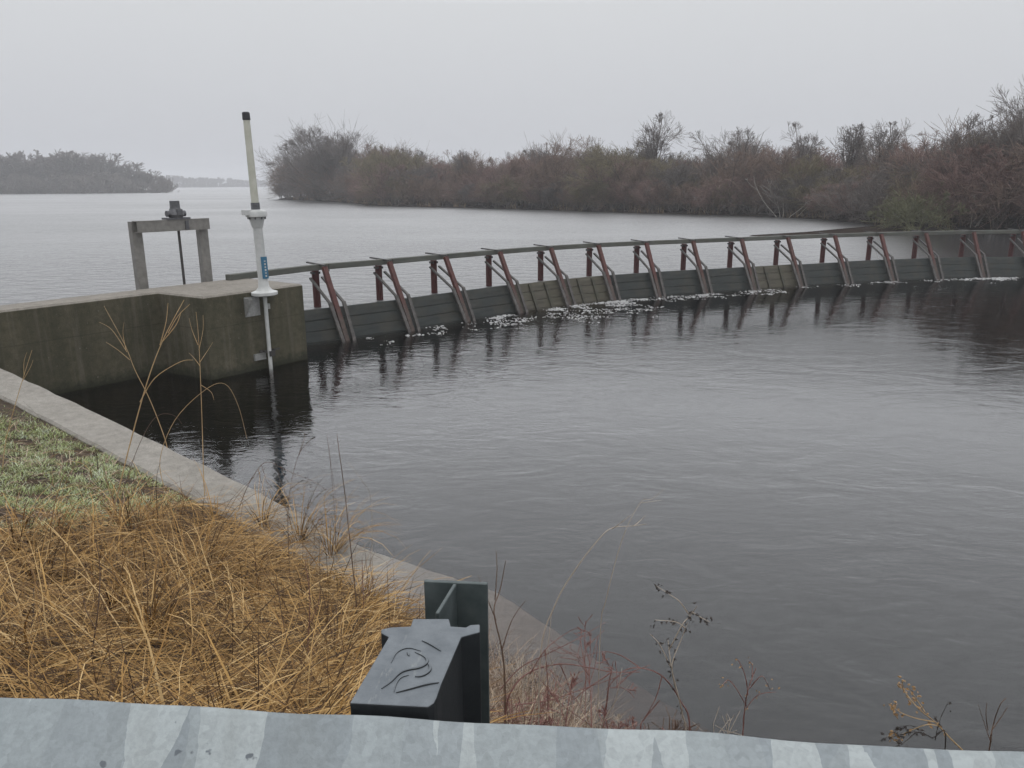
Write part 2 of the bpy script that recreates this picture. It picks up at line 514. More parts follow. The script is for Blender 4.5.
def pool_mat():
    """clear surface over brown water: the volume inside does the darkening"""
    m, nt, out = mat('brown_pool_water')
    v = coords(nt)
    swirl = noise(nt, coords(nt, (1.0, 1.5, 1)), 0.55, 3, 0.5, 1.6)
    med = noise(nt, coords(nt, (1.0, 1.9, 1)), 2.6, 3, 0.5, 1.0)
    fine = noise(nt, coords(nt, (1.0, 1.7, 1)), 9.0, 3, 0.55, 0.6)
    patch = ramp(nt, noise(nt, v, 0.35, 2, 0.5), [(0.40, 0.0), (0.62, 1.0)])
    # broken chop close under the weir, dying away downstream
    sp = N(nt, 'ShaderNodeSeparateXYZ'); nt.links.new(v, sp.inputs[0])
    d = mth(nt, 'SUBTRACT', sp.outputs['Y'], mth(nt, 'MULTIPLY', sp.outputs['X'], 0.62))
    chop = ramp(nt, mth(nt, 'DIVIDE', d, 30.0), [(0.28, 0.0), (0.62, 1.0)])
    chop = mth(nt, 'MULTIPLY', chop, ramp(nt, mth(nt, 'DIVIDE', sp.outputs['X'], 20.0), [(0.08, 1.0), (0.26, 0.22), (0.52, 0.2), (0.72, 1.0)]))
    h = mth(nt, 'MULTIPLY', swirl, 0.008)
    h = mth(nt, 'ADD', h, mth(nt, 'MULTIPLY', med, mth(nt, 'ADD', 0.0026, mth(nt, 'MULTIPLY', chop, 0.0085))))
    h = mth(nt, 'ADD', h, mth(nt, 'MULTIPLY', fine, mth(nt, 'ADD', mth(nt, 'MULTIPLY', patch, 0.0010), mth(nt, 'ADD', 0.0004, mth(nt, 'MULTIPLY', chop, 0.0014)))))
    nb = bump(nt, h, 1.0, 1.0)
    nb2 = bump(nt, h, 6.5, 1.0)
    fr = N(nt, 'ShaderNodeFresnel'); fr.inputs['IOR'].default_value = 1.60
    fb = N(nt, 'ShaderNodeFresnel'); fb.inputs['IOR'].default_value = 1.60
    nt.links.new(nb2, fb.inputs['Normal'])
    tr = N(nt, 'ShaderNodeBsdfTransparent')
    gl = N(nt, 'ShaderNodeBsdfGlossy'); nt.links.new(mth(nt, 'ADD', 0.015, mth(nt, 'MULTIPLY', chop, 0.02)), gl.inputs['Roughness'])
    nt.links.new(nb, gl.inputs['Normal'])
    # suspended silt: a little of the light is sent back at the surface
    df = N(nt, 'ShaderNodeBsdfDiffuse'); df.inputs['Color'].default_value = (0.16, 0.145, 0.14, 1)
    body = N(nt, 'ShaderNodeMixShader'); body.inputs[0].default_value = 0.004
    nt.links.new(tr.outputs[0], body.inputs[1]); nt.links.new(df.outputs[0], body.inputs[2])
    mx = N(nt, 'ShaderNodeMixShader')
    nt.links.new(mth(nt, 'ADD', mth(nt, 'MULTIPLY', fr.outputs[0], 0.72), mth(nt, 'MULTIPLY', fb.outputs[0], 0.28)), mx.inputs[0]); nt.links.new(body.outputs[0], mx.inputs[1]); nt.links.new(gl.outputs[0], mx.inputs[2])
    nt.links.new(mx.outputs[0], out.inputs['Surface'])
    ab = N(nt, 'ShaderNodeVolumeAbsorption')
    ab.inputs['Color'].default_value = (0.50, 0.33, 0.17, 1); ab.inputs['Density'].default_value = 4.0
    nt.links.new(ab.outputs[0], out.inputs['Volume'])
    return m


def lake_mat():
    m, nt, out = mat('grey_lake_water')
    big = noise(nt, coords(nt, (0.5, 1.0, 1)), 0.05, 4, 0.6)
    wind = noise(nt, coords(nt, (1.0, 1.7, 1), (0, 0, R(25))), 1.3, 3, 0.55, 0.4)
    fine = noise(nt, coords(nt, (1.0, 1.6, 1), (0, 0, R(-15))), 4.0, 3, 0.6)
    amp = ramp(nt, big, [(0.35, 0.35), (0.65, 1.0)])
    h = mth(nt, 'ADD', mth(nt, 'MULTIPLY', wind, 0.065), mth(nt, 'MULTIPLY', fine, 0.018))
    # sheltered, calmer water along the right-hand shore
    sp = N(nt, 'ShaderNodeSeparateXYZ'); nt.links.new(coords(nt), sp.inputs[0])
    lee = ramp(nt, mth(nt, 'ADD', mth(nt, 'DIVIDE', mth(nt, 'SUBTRACT', sp.outputs['X'], mth(nt, 'MULTIPLY', sp.outputs['Y'], 0.42)), 40.0), 0.5), [(0.46, 1.0), (0.62, 0.12)])
    h = mth(nt, 'MULTIPLY', mth(nt, 'MULTIPLY', h, amp), lee)
    nb = bump(nt, h, 1.0, 1.0)
    nb2 = bump(nt, h, 2.6, 1.0)
    fr = N(nt, 'ShaderNodeFresnel'); fr.inputs['IOR'].default_value = 1.75
    fb = N(nt, 'ShaderNodeFresnel'); fb.inputs['IOR'].default_value = 1.75
    nt.links.new(nb2, fb.inputs['Normal'])
    df = N(nt, 'ShaderNodeBsdfDiffuse'); df.inputs['Color'].default_value = (0.03, 0.028, 0.028, 1)
    gl = N(nt, 'ShaderNodeBsdfGlossy')
    nt.links.new(ramp(nt, lee, [(0.1, 0.13), (0.9, 0.37)]), gl.inputs['Roughness'])
    nt.links.new(nb, gl.inputs['Normal'])
    mx = N(nt, 'ShaderNodeMixShader')
    nt.links.new(mth(nt, 'ADD', mth(nt, 'MULTIPLY', fr.outputs[0], 0.22), mth(nt, 'MULTIPLY', fb.outputs[0], 0.46)), mx.inputs[0]); nt.links.new(df.outputs[0], mx.inputs[1]); nt.links.new(gl.outputs[0], mx.inputs[2])
    nt.links.new(mx.outputs[0], out.inputs['Surface'])
    return m


M['pool'] = pool_mat()
M['lake'] = lake_mat()

# ------------------------------------------------------------------ weir line
LAKE_Z = 0.60
P = [(-3.71, 17.10), (-2.35, 18.20), (-1.16, 19.48), (0.25, 20.85), (1.66, 22.05), (3.05, 22.97), (4.50, 23.65), (6.13, 24.32), (7.86, 25.06),
     (9.65, 25.80), (11.55, 26.62), (13.40, 27.23), (15.23, 27.72), (17.08, 28.05)]
P = [Vector((x, y, 0)) for x, y in P]
P = [P[0]] + [P[i - 1] * 0.2 + P[i] * 0.6 + P[i + 1] * 0.2 for i in range(1, len(P) - 1)] + [P[-1]]
for k in range(3):
    P.append(P[-1] + Vector((1.86, 0.16 - 0.12 * k, 0)))
start_tan = (P[1] - P[0]).normalized()
P0 = P[0] - start_tan * 1.2          # where the boards meet the abutment


def tangent(i):
    a = P[max(0, i - 1)]; b = P[min(len(P) - 1, i + 1)]
    t = b - a
    return t.normalized()


def normal(i):
    t = tangent(i)
    return Vector((t.y, -t.x, 0))


RAIL_Z, LEAN, BOARD_Z = 1.53, 0.80, 0.70
UP = Vector((0, 0, 1))


def rake_pt(i, z):
    return P[i] - normal(i) * LEAN * z / RAIL_Z + UP * z


# trestles
place = ['next to the concrete abutment', 'second from the abutment', 'third from the abutment', 'fourth from the abutment, where lichened boards begin',
         'fifth from the abutment, amid the lichen covered boards', 'sixth from the abutment, where the long lichened boards end',
         'seventh from the abutment, in dark boards', 'eighth from the abutment, below the bushy thicket', 'ninth from the abutment, where the short lichened boards begin',
         'tenth from the abutment, where the short lichened boards end', 'eleventh from the abutment, before the mud spit', 'twelfth from the abutment, beside the dark shore reflection',
         'thirteenth from the abutment, in front of the brown reflection', 'fourteenth from the abutment, above white foam', 'last trestle at the edge of the view', 'first trestle out of view', 'second trestle out of view']
GT = 'red trestles along the weir'
for i in range(len(P) - 1):
    n = normal(i); t = tangent(i)
    jl = rnd.uniform(-0.03, 0.03)
    r = empty('weir_trestle', P[i], 'red raking weir trestle, ' + place[i], 'trestle', GT)
    top = rake_pt(i, RAIL_Z + 0.04) + n * jl + t * rnd.uniform(-0.02, 0.02)
    MB().bar(rake_pt(i, -0.4), top, 0.115, 0.10, t).build('rake_strut', M['red'], r, bevel=0.008)
    pv = P[i] - n * 1.32
    MB().tube([pv + UP * -0.6, pv + UP * (RAIL_Z - 0.075)], 0.085, 14).build('back_post', M['dark_red'], r, smooth=True)
    MB().box(pv + UP * (RAIL_Z - 0.13), (0.19, 0.15, 0.055), t, n).build('saddle', M['dark_steel'], r, bevel=0.006)
    MB().bar(pv - n * 0.20 + UP * (RAIL_Z + 0.105) - t * 0.09, top + n * 0.06 + UP * 0.035, 0.06, 0.03, t).build('cross_arm', M['dark_steel'], r)
    for s in (-1, 1):
        a = pv + n * 0.03 + t * 0.15 * s + UP * (RAIL_Z - 0.24)
        b = rake_pt(i, 0.80) + t * 0.17 * s + n * 0.07
        c = rake_pt(i, -0.35) + t * 0.125 * s + n * 0.09
        bm_ = MB().bar(a, b, 0.065, 0.045, t)
        bm_.bar(b - (c - b).normalized() * 0.02, c, 0.085, 0.055, t)
        bm_.build('brace', M['brace'], r, bevel=0.006)
    MB().tube([top + t * 0.17 - n * 0.1 - UP * 0.12, top + t * 0.17 - n * 0.1 + UP * 0.05], 0.014, 6).build('bolt', M['dark_steel'], r)

# top rail: one timber along all trestles
rb = MB()
RA = Vector((-5.80, 15.86, 0)) ; path = [RA]
rail_off = 1.08
for i in range(len(P)):
    path.append(P[i] - normal(i) * rail_off)
w_, h_ = 0.15, 0.13
ring = []
for k, q in enumerate(path):
    a = path[max(0, k - 1)]; b = path[min(len(path) - 1, k + 1)]
    d = (b - a).normalized(); s = Vector((d.y, -d.x, 0))
    z = RAIL_Z + 0.025
    ring.append([q + s * w_ / 2 * i + UP * (z + h_ / 2 * j) for i, j in ((-1, -1), (1, -1), (1, 1), (-1, 1))])
V = [v for rg in ring for v in rg]
Fc = [(3, 2, 1, 0), tuple(4 * (len(ring) - 1) + j for j in range(4))]
for k in range(len(ring) - 1):
    for j in range(4):
        a = 4 * k + j; b = 4 * k + (j + 1) % 4
        Fc.append((a, b, b + 4, a + 4))
rb.add(V, Fc)
o = rb.build('top_rail', M['rail_timber'], bevel=0.008)
tag(o, 'long grey rail curving over the tops of all the red trestles', 'rail')

# board panels between the trestles
BAY = {3: 'old', 4: 'old', 8: 'old'}
names_dark = ['dark timber board panel against the concrete abutment', 'dark green board panel between the first two trestles', 'dark board panel between the second and third trestles',
              'dark board panel just before the long lichened boards', 'lichened board panel with battens, the first of two adjoining', 'lichened board panel with battens, the second of two adjoining',
              'dark board panel just after the long lichened boards', 'dark board panel two bays after the long lichened boards', 'dark board panel just before the lone lichened bay',
              'lone lichened board panel with battens between dark panels', 'dark board panel just after the lone lichened bay', 'dark board panel in front of the mud spit',
              'dark board panel left of the brown shore reflection', 'dark board panel backed by brown shore reflection', 'dark board panel behind the far white foam', 'dark board panel beyond the last trestle', 'dark board panel out of view']


def face(p, n, z, off=0.0):
    """point on the sloping board face above base point p"""
    return p - n * (LEAN * z / RAIL_Z + 0.075 - off) + UP * z


for i in range(-1, len(P) - 1):
    pa = P0 if i < 0 else P[i]
    pb = P[i + 1]
    na = normal(max(i, 0)); nb_ = normal(i + 1)
    old = BAY.get(i) == 'old'
    r = empty('board_panel', (pa + pb) / 2, names_dark[i + 1], 'weir boards', 'board panels of the weir')
    zs = [-0.45, 0.02, 0.25, 0.47, BOARD_Z + rnd.uniform(-0.012, 0.012)]
    for k in range(4):
        z0, z1 = zs[k] + 0.004, zs[k + 1] - 0.004
        j = rnd.uniform(-0.006, 0.006)
        th = 0.06
        A = [face(pa, na, z0, j), face(pb, nb_, z0, j), face(pb, nb_, z0, j - th), face(pa, na, z0, j - th)]
        B = [face(pa, na, z1, j), face(pb, nb_, z1, j), face(pb, nb_, z1, j - th), face(pa, na, z1, j - th)]
        MB().hexa(A, B).build('plank', M['old_board'] if old else M['board'], r, bevel=0.006)
    if old:
        for f in (0.36, 0.67):
            q = pa.lerp(pb, f); nn = na.lerp(nb_, f).normalized(); tt = (pb - pa).normalized()
            MB().bar(face(q, nn, -0.3, 0.03), face(q, nn, BOARD_Z - 0.02, 0.03), 0.10, 0.05, tt).build('batten', M['batten'], r, bevel=0.006)

# ------------------------------------------------------------------ concrete abutment
CV = Vector((-5.39, 13.47, 0))                 # the corner of the projecting block
RF = Vector((-4.11, 15.21, 0))
tw = (RF - CV).normalized(); nw = Vector((tw.y, -tw.x, 0))
WZ = 1.5


def ab(s, d, z=0.0):
    """s along the wall from the block corner, d out from the block face"""
    return CV + tw * s + nw * d + UP * z


LEN = 2.16
cc = ab(-0.10, -1.27)
outline = [ab(0, 0), ab(LEN, 0), ab(LEN, -1.92), ab(-8.5, -1.92), ab(-8.5, -1.27 - 0.02), cc]


def prism(out, z0, z1, name, mats, topcap=True, chamfer=0.03):
    """walls with a slightly bevelled top edge; first material sides, second top"""
    n = len(out)
    cen = sum(out, Vector()) / n
    ins = []
    for i in range(n):
        a, b, c = out[i - 1], out[i], out[(i + 1) % n]
        d1 = (b - a).normalized(); d2 = (c - b).normalized()
        n1 = Vector((-d1.y, d1.x, 0)); n2 = Vector((-d2.y, d2.x, 0))
        k = (n1 + n2); k = k / max(0.3, (1 + n1.dot(n2)))
        ins.append(b + k * chamfer)
    V = [v + UP * z0 for v in out] + [v + UP * (z1 - chamfer) for v in out] + [v + UP * z1 for v in ins]
    Fs = [(i, (i + 1) % n, n + (i + 1) % n, n + i) for i in range(n)]
    Fc = [(n + i, n + (i + 1) % n, 2 * n + (i + 1) % n, 2 * n + i) for i in range(n)]
    o = raw(name, V, Fs + Fc + [tuple(range(2 * n, 3 * n))], mats)
    for k in range(len(Fs), len(o.data.polygons)):
        o.data.polygons[k].material_index = 1
    return o


o = prism(outline, -1.6, WZ, 'abutment_wall', [M['stained'], M['wall_top']])
tag(o, 'stained concrete abutment wall stepping out to a square block beside the weir', 'wall')

# ------------------------------------------------------------------ sloping wing wall
CO = [Vector(q) for q in ((-8.02, 11.62, 0.77), (-5.42, 9.72, 0.52), (-2.86, 7.85, 0.24), (-1.40, 6.78, 0.03), (-0.11, 6.18, -0.11), (0.68, 5.40, -0.25), (1.36, 4.92, -0.46), (2.2, 4.45, -0.80), (3.6, 4.0, -0.95), (9.0, 3.6, -1.2))]
CW = 0.56


def coping(x, y):
    """distance from the water-side edge of the wing wall (positive on the bank) and its height there"""
    best = None
    for a, b in zip(CO[:-1], CO[1:]):
        dx, dy = b.x - a.x, b.y - a.y
        L2 = dx * dx + dy * dy
        t = ((x - a.x) * dx + (y - a.y) * dy) / L2
        tt = min(1, max(0, t))
        qx, qy = a.x + dx * tt, a.y + dy * tt
        d = math.hypot(x - qx, y - qy)
        if best is None or d < best[0] - 1e-9:
            side = -(dx * (y - a.y) - dy * (x - a.x))
            best = (d, side, a.z + (b.z - a.z) * tt)
    return (best[0] if best[1] > 0 else -best[0]), best[2]


RY = 1.25


def vnoise(x, y):
    return math.sin(x * 1.9 + 1.3 * math.sin(y * 1.4)) * math.sin(y * 2.1 + 0.9 * math.sin(x * 1.7))


def ground(x, y):
    d, zc = coping(x, y)
    if y <= RY:
        return 2.0
    dd = max(0.0, d - CW)
    rr = y - RY
    v = dd / (dd + rr)
    e = 1.0 + 0.55 * min(1, max(0, (x - 0.2) / 1.5))
    z = zc - 0.05 + (2.0 - zc + 0.05) * v ** e
    return z + 0.05 * vnoise(x, y) * min(1, dd * 2) * min(1, rr)


cn = []
for i, q in enumerate(CO):
    a = CO[max(0, i - 1)]; b = CO[min(len(CO) - 1, i + 1)]
    d = Vector((b.x - a.x, b.y - a.y, 0)).normalized()
    cn.append(Vector((-d.y, d.x, 0)) * -1)
# fine strip, so that edges can be slightly uneven
st = []
for i in range(len(CO) - 1):
    for k in range(12):
        f = k / 12
        st.append((CO[i].lerp(CO[i + 1], f), cn[i].lerp(cn[i + 1], f).normalized()))
V = []; Fc = []
for k, (q, n) in enumerate(st):
    j = 0.008 * math.sin(k * 1.7) + 0.006 * math.sin(k * 4.1)
    ring = [(0.0 + j, -1.5 - q.z), (0.0 + j, -0.03), (0.03 + j, 0.0), (CW - 0.03 - j, 0.0), (CW - j, -0.03), (CW - j, -1.2 - q.z)]
    V += [q + n * d + UP * z for d, z in ring]
nr = 6
for k in range(len(st) - 1):
    for j in range(nr - 1):
        a = k * nr + j
        Fc.append((a, a + 1, a + 1 + nr, a + nr))
o = raw('wing_wall', V, Fc, M['coping'])
tag(o, 'low sloping grey concrete wing wall running down into the water', 'wall')

# ------------------------------------------------------------------ ground
xs = np.arange(-13, 9.01, 0.14); ys = np.arange(RY, 13.0, 0.14)
V = []; idx = {}
Fc = []
for j, y in enumerate(ys):
    for i, x in enumerate(xs):
        idx[i, j] = len(V)
        V.append((x, y, ground(x, y)))
dist = [coping(v[0], v[1])[0] for v in V]
wl = lambda v: (Vector((v[0], v[1], 0)) - ab(0, -1.4)).dot(nw) > 0
for j in range(len(ys) - 1):
    for i in range(len(xs) - 1):
        q = (idx[i, j], idx[i + 1, j], idx[i + 1, j + 1], idx[i, j + 1])
        if min(dist[k] for k in q) > 0.12 and any(wl(V[k]) for k in q):
            Fc.append(q)
o = raw('ground', V, Fc, M['soil'], smooth=True)
tag(o, kind='structure')
o = raw('road', [(-40, -9, 2.0), (40, -9, 2.0), (40, RY + 0.001, 2.0), (-40, RY + 0.001, 2.0)], [(0, 1, 2, 3)], M['asphalt'])
tag(o, kind='structure')
bed = raw('pond_bed', [(-12, 1.2, -1.45), (70, 1.2, -1.45), (70, 45, -1.45), (-12, 45, -1.45)], [(0, 1, 2, 3)], M['silt'])
tag(bed, kind='structure')

# ------------------------------------------------------------------ the two waters
# upper lake: its edge follows the boards and the back of the abutment
edge = [ab(-30, -1.6), ab(-8, -1.6), ab(LEN - 0.2, -1.6)]
edge += [P0 - normal(0) * (LEAN * LAKE_Z / RAIL_Z + 0.11)]
for i in range(len(P)):
    edge.append(P[i] - normal(i) * (LEAN * LAKE_Z / RAIL_Z + 0.11))
edge += [Vector((60, 29, 0))]
far = [Vector((1150, 29, 0)), Vector((1150, 1500, 0)), Vector((-1150, 1500, 0)), Vector((-1150, -40, 0)), Vector((-60, -40, 0))]
pts = [Vector((v.x, v.y, LAKE_Z)) for v in edge + far]
from mathutils.geometry import tessellate_polygon
tri = tessellate_polygon([pts])
o = raw('lake_water', pts, [tuple(t) for t in tri], M['lake'])
for p_ in o.data.polygons:
    pass
import bmesh
bm_ = bmesh.new(); bm_.from_mesh(o.data)
for f in bm_.faces:
    f.normal_update()
    if f.normal.z < 0:
        f.normal_flip()
bm_.to_mesh(o.data); bm_.free()
tag(o, kind='structure')

o = MB().hexa([Vector(q) for q in ((-11.5, 1.5, -1.6), (68, 1.5, -1.6), (68, 44, -1.6), (-11.5, 44, -1.6))],
              [Vector(q) for q in ((-11.5, 1.5, 0), (68, 1.5, 0), (68, 44, 0), (-11.5, 44, 0))]).build('pool_water', M['pool'])
tag(o, kind='structure')

# ------------------------------------------------------------------ foam under the weir
fv, fq = [], []
NS = 7


def blob(x, y, r, h):
    o = len(fv)
    a0 = rnd.uniform(0, 6)
    wob = [rnd.uniform(0.7, 1.25) for _ in range(NS)]
    for lv, (rr, zz) in enumerate(((1.0, -0.012), (0.85, 0.5 * h), (0.45, h))):
        for k in range(NS):
            a = a0 + 2 * math.pi * k / NS
            fv.append((x + math.cos(a) * r * rr * wob[k], y + math.sin(a) * r * rr * wob[k] * 0.8, zz))
    for lv in range(2):
        for k in range(NS):
            a = o + lv * NS + k; b = o + lv * NS + (k + 1) % NS
            fq.append((a, b, b + NS, a + NS))
    fq.append(tuple(o + 2 * NS + k for k in range(NS)))


def along(s):
    k = min(len(P) - 2, max(0, int(s)))
    f = s - k
    return P[k].lerp(P[k + 1], f), normal(k)


for s0, s1, cnt, spread in ((2.0, 5.2, 300, 0.85), (5.2, 8.4, 130, 0.42), (0.2, 2.0, 40, 0.35), (8.4, 12.4, 50, 0.25), (12.4, 15.6, 240, 0.42)):
    c = 0
    while c < cnt:
        s = rnd.uniform(s0, s1)
        q, n = along(s)
        d = 0.06 + (abs(rnd.gauss(0, spread)) if rnd.random() < 0.75 else rnd.uniform(0, 0.2))
        if vnoise(q.x * 1.6 + 2, (q.y + d) * 1.6) < -0.15:
            c += 0.2
            continue
        q = q + n * d
        for _ in range(rnd.randint(2, 8)):
            r_ = rnd.uniform(0.007, 0.026) * (1.8 if rnd.random() < 0.10 else 1)
            blob(q.x + rnd.gauss(0, 0.09), q.y + rnd.gauss(0, 0.07), r_, r_ * rnd.uniform(0.15, 0.5))
        c += 1
o = raw('foam', fv, fq, M['foam'], smooth=True)
tag(o, 'flecks of white foam drifting below the weir boards', 'foam', kind='stuff')

# ------------------------------------------------------------------ sluice gate frame at the back of the block
ga, gb = ab(0.05, -2.02, 0.4), ab(1.42, -2.02, 0.4)
g = empty('sluice_gate', ab(0.73, -2.02, 1.0), 'grey steel sluice gate frame with a gear head on its crossbeam', 'sluice gate')
GZ = 2.74


def channel(mb, p, q, w, dp, side, th=0.014):
    """C section: web and two flanges"""
    d = (q - p).normalized(); sd = Vector(side).normalized(); up = d.cross(sd).normalized()
    mb.bar(p, q, w, th, sd)
    for s in (-1, 1):
        mb.bar(p + sd * (w / 2 - th / 2) * s + up * (dp / 2 + th / 2), q + sd * (w / 2 - th / 2) * s + up * (dp / 2 + th / 2), th, dp, sd)
    return mb


channel(MB(), ga, Vector((ga.x, ga.y, GZ)), 0.19, 0.11, tw).build('post', M['frame'], g)
channel(MB(), gb, Vector((gb.x, gb.y, GZ)), 0.19, 0.11, tw).build('post', M['frame'], g)
bmid = (ga + gb) / 2
b1 = Vector((ga.x, ga.y, GZ - 0.095)) - tw * 0.06 + nw * 0.14; b2 = Vector((gb.x, gb.y, GZ - 0.095)) + tw * 0.06 + nw * 0.14
bb = MB()
bb.bar(b1, b2, 0.012, 0.19, nw)
bb.bar(b1 + UP * 0.10 - nw * 0.08, b2 + UP * 0.10 - nw * 0.08, 0.18, 0.014, nw)
bb.bar(b1 - UP * 0.10 - nw * 0.05, b2 - UP * 0.10 - nw * 0.05, 0.11, 0.014, nw)
bb.build('crossbeam', M['frame'], g)
gc = Vector((bmid.x, bmid.y, GZ)) + nw * 0.05 + tw * 0.10
gm = MB()
gm.box(gc + UP * 0.03, (0.46, 0.24, 0.035), tw, nw)
gm.tube([gc + UP * 0.04, gc + UP * 0.10, gc + UP * 0.15, gc + UP * 0.22], [0.12, 0.15, 0.13, 0.10], 14)
gm.tube([gc + UP * 0.12 - tw * 0.19, gc + UP * 0.12 + tw * 0.19], 0.06, 10)
gm.box(gc + UP * 0.15 + nw * 0.12, (0.10, 0.10, 0.11), tw, nw)
gm.build('gear_head', M['gear'], g, smooth=True)
MB().tube([gc + UP * 0.21, gc + UP * 0.36], [0.095, 0.09], 12).build('stem_cover', M['gear'], g, smooth=True)
sb = Vector((gc.x, gc.y, 0)) + tw * 0.02
MB().tube([sb + UP * 0.3, sb + UP * (GZ - 0.05)], 0.026, 10).build('stem', M['dark_steel'], g, smooth=True)
MB().box(gc - UP * 0.10 + nw * 0.105 + tw * 0.15, (0.07, 0.03, 0.17), tw, nw).build('stop_plate', M['gear'], g)

# ------------------------------------------------------------------ water level gauge on the block face
gs = 1.17
gq = ab(gs, 0.14, 0)
gz0 = 1.40
g = empty('level_gauge', ab(gs, 0.14, gz0), 'tall white level gauge pole with a clear tube, bolted to the block face', 'gauge')
lean_ = -tw * 0.012 - Vector((0.008, 0, 0))


def gp(z):
    return gq + UP * z + lean_ * (z - gz0)


MB().tube([gp(2.98), gp(4.52)], [0.068, 0.058], 16).build('sight_tube', M['tube'], g, smooth=True)
st_ = [c for c in g.children if c.name.startswith('sight_tube')][0]
MB().tube([gp(4.49), gp(4.51), gp(4.61), gp(4.625)], [0.066, 0.068, 0.066, 0.05], 14).build('cap', M['cap'], st_, smooth=True)
MB().tube([gp(2.95), gp(3.08)], 0.078, 14).build('coupling', M['gear'], g, smooth=True)
cm = MB()
cm.tube([gp(2.82), gp(2.835), gp(2.91), gp(2.94), gp(2.96)], [0.13, 0.19, 0.19, 0.17, 0.09], 18)
cm.tube([gp(2.64), gp(2.74), gp(2.83)], [0.095, 0.12, 0.15], 16)
cm.box(gp(2.91) - tw * 0.19, (0.16, 0.10, 0.09), tw, nw)
cm.build('collar', M['white'], g, smooth=True)
cb = MB()
for k in range(8):
    a = 2 * math.pi * k / 8
    q = gp(2.79) + tw * math.cos(a) * 0.15 + nw * math.sin(a) * 0.15
    cb.tube([q, q + UP * 0.06], 0.015, 6)
cb.build('bolt', M['gear'], g)
MB().tube([gp(1.50), gp(1.56), gp(1.72), gp(2.70)], [0.15, 0.10, 0.088, 0.084], 16).build('pole', M['white'], g, smooth=True)
pl = [c for c in g.children if c.name.startswith('pole')][0]
# curved blue sticker with pale lettering-like bars
sv, sf = [], []
for k in range(7):
    a = R(2 + 14 * k)
    dv = (Vector((0, -1, 0)) * math.cos(a) + Vector((1, 0, 0)) * math.sin(a)) * 0.0905
    for z in (1.72, 2.12):
        sv.append(gp(z) + dv + Vector((0.022, 0, 0)))
for k in range(6):
    sf.append((2 * k, 2 * k + 2, 2 * k + 3, 2 * k + 1))
sk = MB().add(sv, sf).build('sticker', M['blue'], pl)
lm = MB()
zz = 1.77
for wdt in (0.045, 0.03, 0.05, 0.035, 0.045, 0.03):
    p_ = gp(zz) + Vector((0.0655 + 0.022, -0.0655, 0))
    lm.box(p_, (0.03, 0.006, wdt * 0.7), (0.707, 0.707, 0), (-0.707, 0.707, 0))
    zz += 0.054
lm.build('sticker_text', M['white'], pl)
MB().tube([gp(1.40), gp(1.42), gp(1.47), gp(1.51)], [0.19, 0.24, 0.24, 0.12], 20).build('base_flange', M['white'], g, smooth=True)
bk = MB()
bk.box(ab(gs - 0.20, 0.012, 1.21), (0.32, 0.02, 0.36), tw, nw)
bk.hexa([ab(gs - 0.36, 0.02, 1.38), ab(gs - 0.345, 0.02, 1.38), ab(gs - 0.345, 0.02, 1.05), ab(gs - 0.36, 0.02, 1.05)],
        [ab(gs - 0.36, 0.25, 1.38), ab(gs - 0.345, 0.25, 1.38), ab(gs - 0.345, 0.04, 1.05), ab(gs - 0.36, 0.04, 1.05)])
bk.box(ab(gs + 0.1, 0.05, 1.18), (0.07, 0.09, 0.10), tw, nw)
bk.build('bracket', M['bracket'], g)
MB().tube([gp(1.41), ab(gs, 0.14, -0.5)], 0.036, 12).build('conduit', M['white'], g, smooth=True)
kb = MB()
kb.box(ab(gs - 0.14, 0.03, 0.25), (0.24, 0.05, 0.12), tw, nw)
kb.build('clamp', M['bracket'], g)
kb = MB()
kb.bar(ab(gs - 0.18, 0.10, 0.35), ab(gs + 0.26, 0.10, 0.35), 0.03, 0.03)
kb.bar(ab(gs - 0.10, 0.0, 0.35), ab(gs - 0.10, 0.19, 0.35), 0.03, 0.03)
kb.bar(ab(gs + 0.09, 0.0, 0.35), ab(gs + 0.09, 0.19, 0.35), 0.03, 0.03)
kb.box(ab(gs + 0.03, 0.16, 0.30), (0.11, 0.08, 0.10), tw, nw)
kb.build('clamp_bracket', M['dark_steel'], g)

# ------------------------------------------------------------------ guardrail
RZ = 2.755
ra, rb_ = Vector((-0.672, 0.883, RZ)), Vector((0.600, 0.768, RZ))
rt = (rb_ - ra).normalized()
rn = Vector((rt.y, -rt.x, 0))             # towards the road
gr = empty('guardrail', (-0.12, 0.95, 2.0), 'weathered galvanised guardrail beam with a black block and steel post', 'guardrail')
prof = [(0.000, -0.004), (0.006, 0.000), (0.013, -0.004), (0.030, -0.020), (0.068, -0.047), (0.080, -0.058), (0.085, -0.075), (0.085, -0.100), (0.078, -0.115), (0.012, -0.142), (0.004, -0.156),
        (0.012, -0.170), (0.078, -0.197), (0.085, -0.212), (0.085, -0.237), (0.078, -0.252), (0.013, -0.300), (0.004, -0.310)]
V = []; Fc = []
cnt = 150
npf = len(prof)
for k in range(cnt + 1):
    s = -2.6 + 5.6 * k / cnt
    q = ra + rt * (s + 0.65)
    q.z = RZ + 0.0025 * math.sin(s * 9) * math.sin(s * 3.1 + 1) + 0.0012 * math.sin(s * 31)
    q += rn * (0.002 * math.sin(s * 17 + 0.5))
    for d, z in prof:
        V.append(q + rn * d + UP * z)
    for d, z in reversed(prof):
        V.append(q + rn * (d - 0.004) + UP * (z - 0.0035))
m2 = 2 * npf
for k in range(cnt):
    for j in range(m2):
        a = k * m2 + j; b = k * m2 + (j + 1) % m2
        Fc.append((a, b, b + m2, a + m2))
Fc += [tuple(range(m2)), tuple(reversed(range(cnt * m2, cnt * m2 + m2)))]
bmo = MB().add(V, Fc).build('rail_beam', M['zinc'], gr, smooth=True)
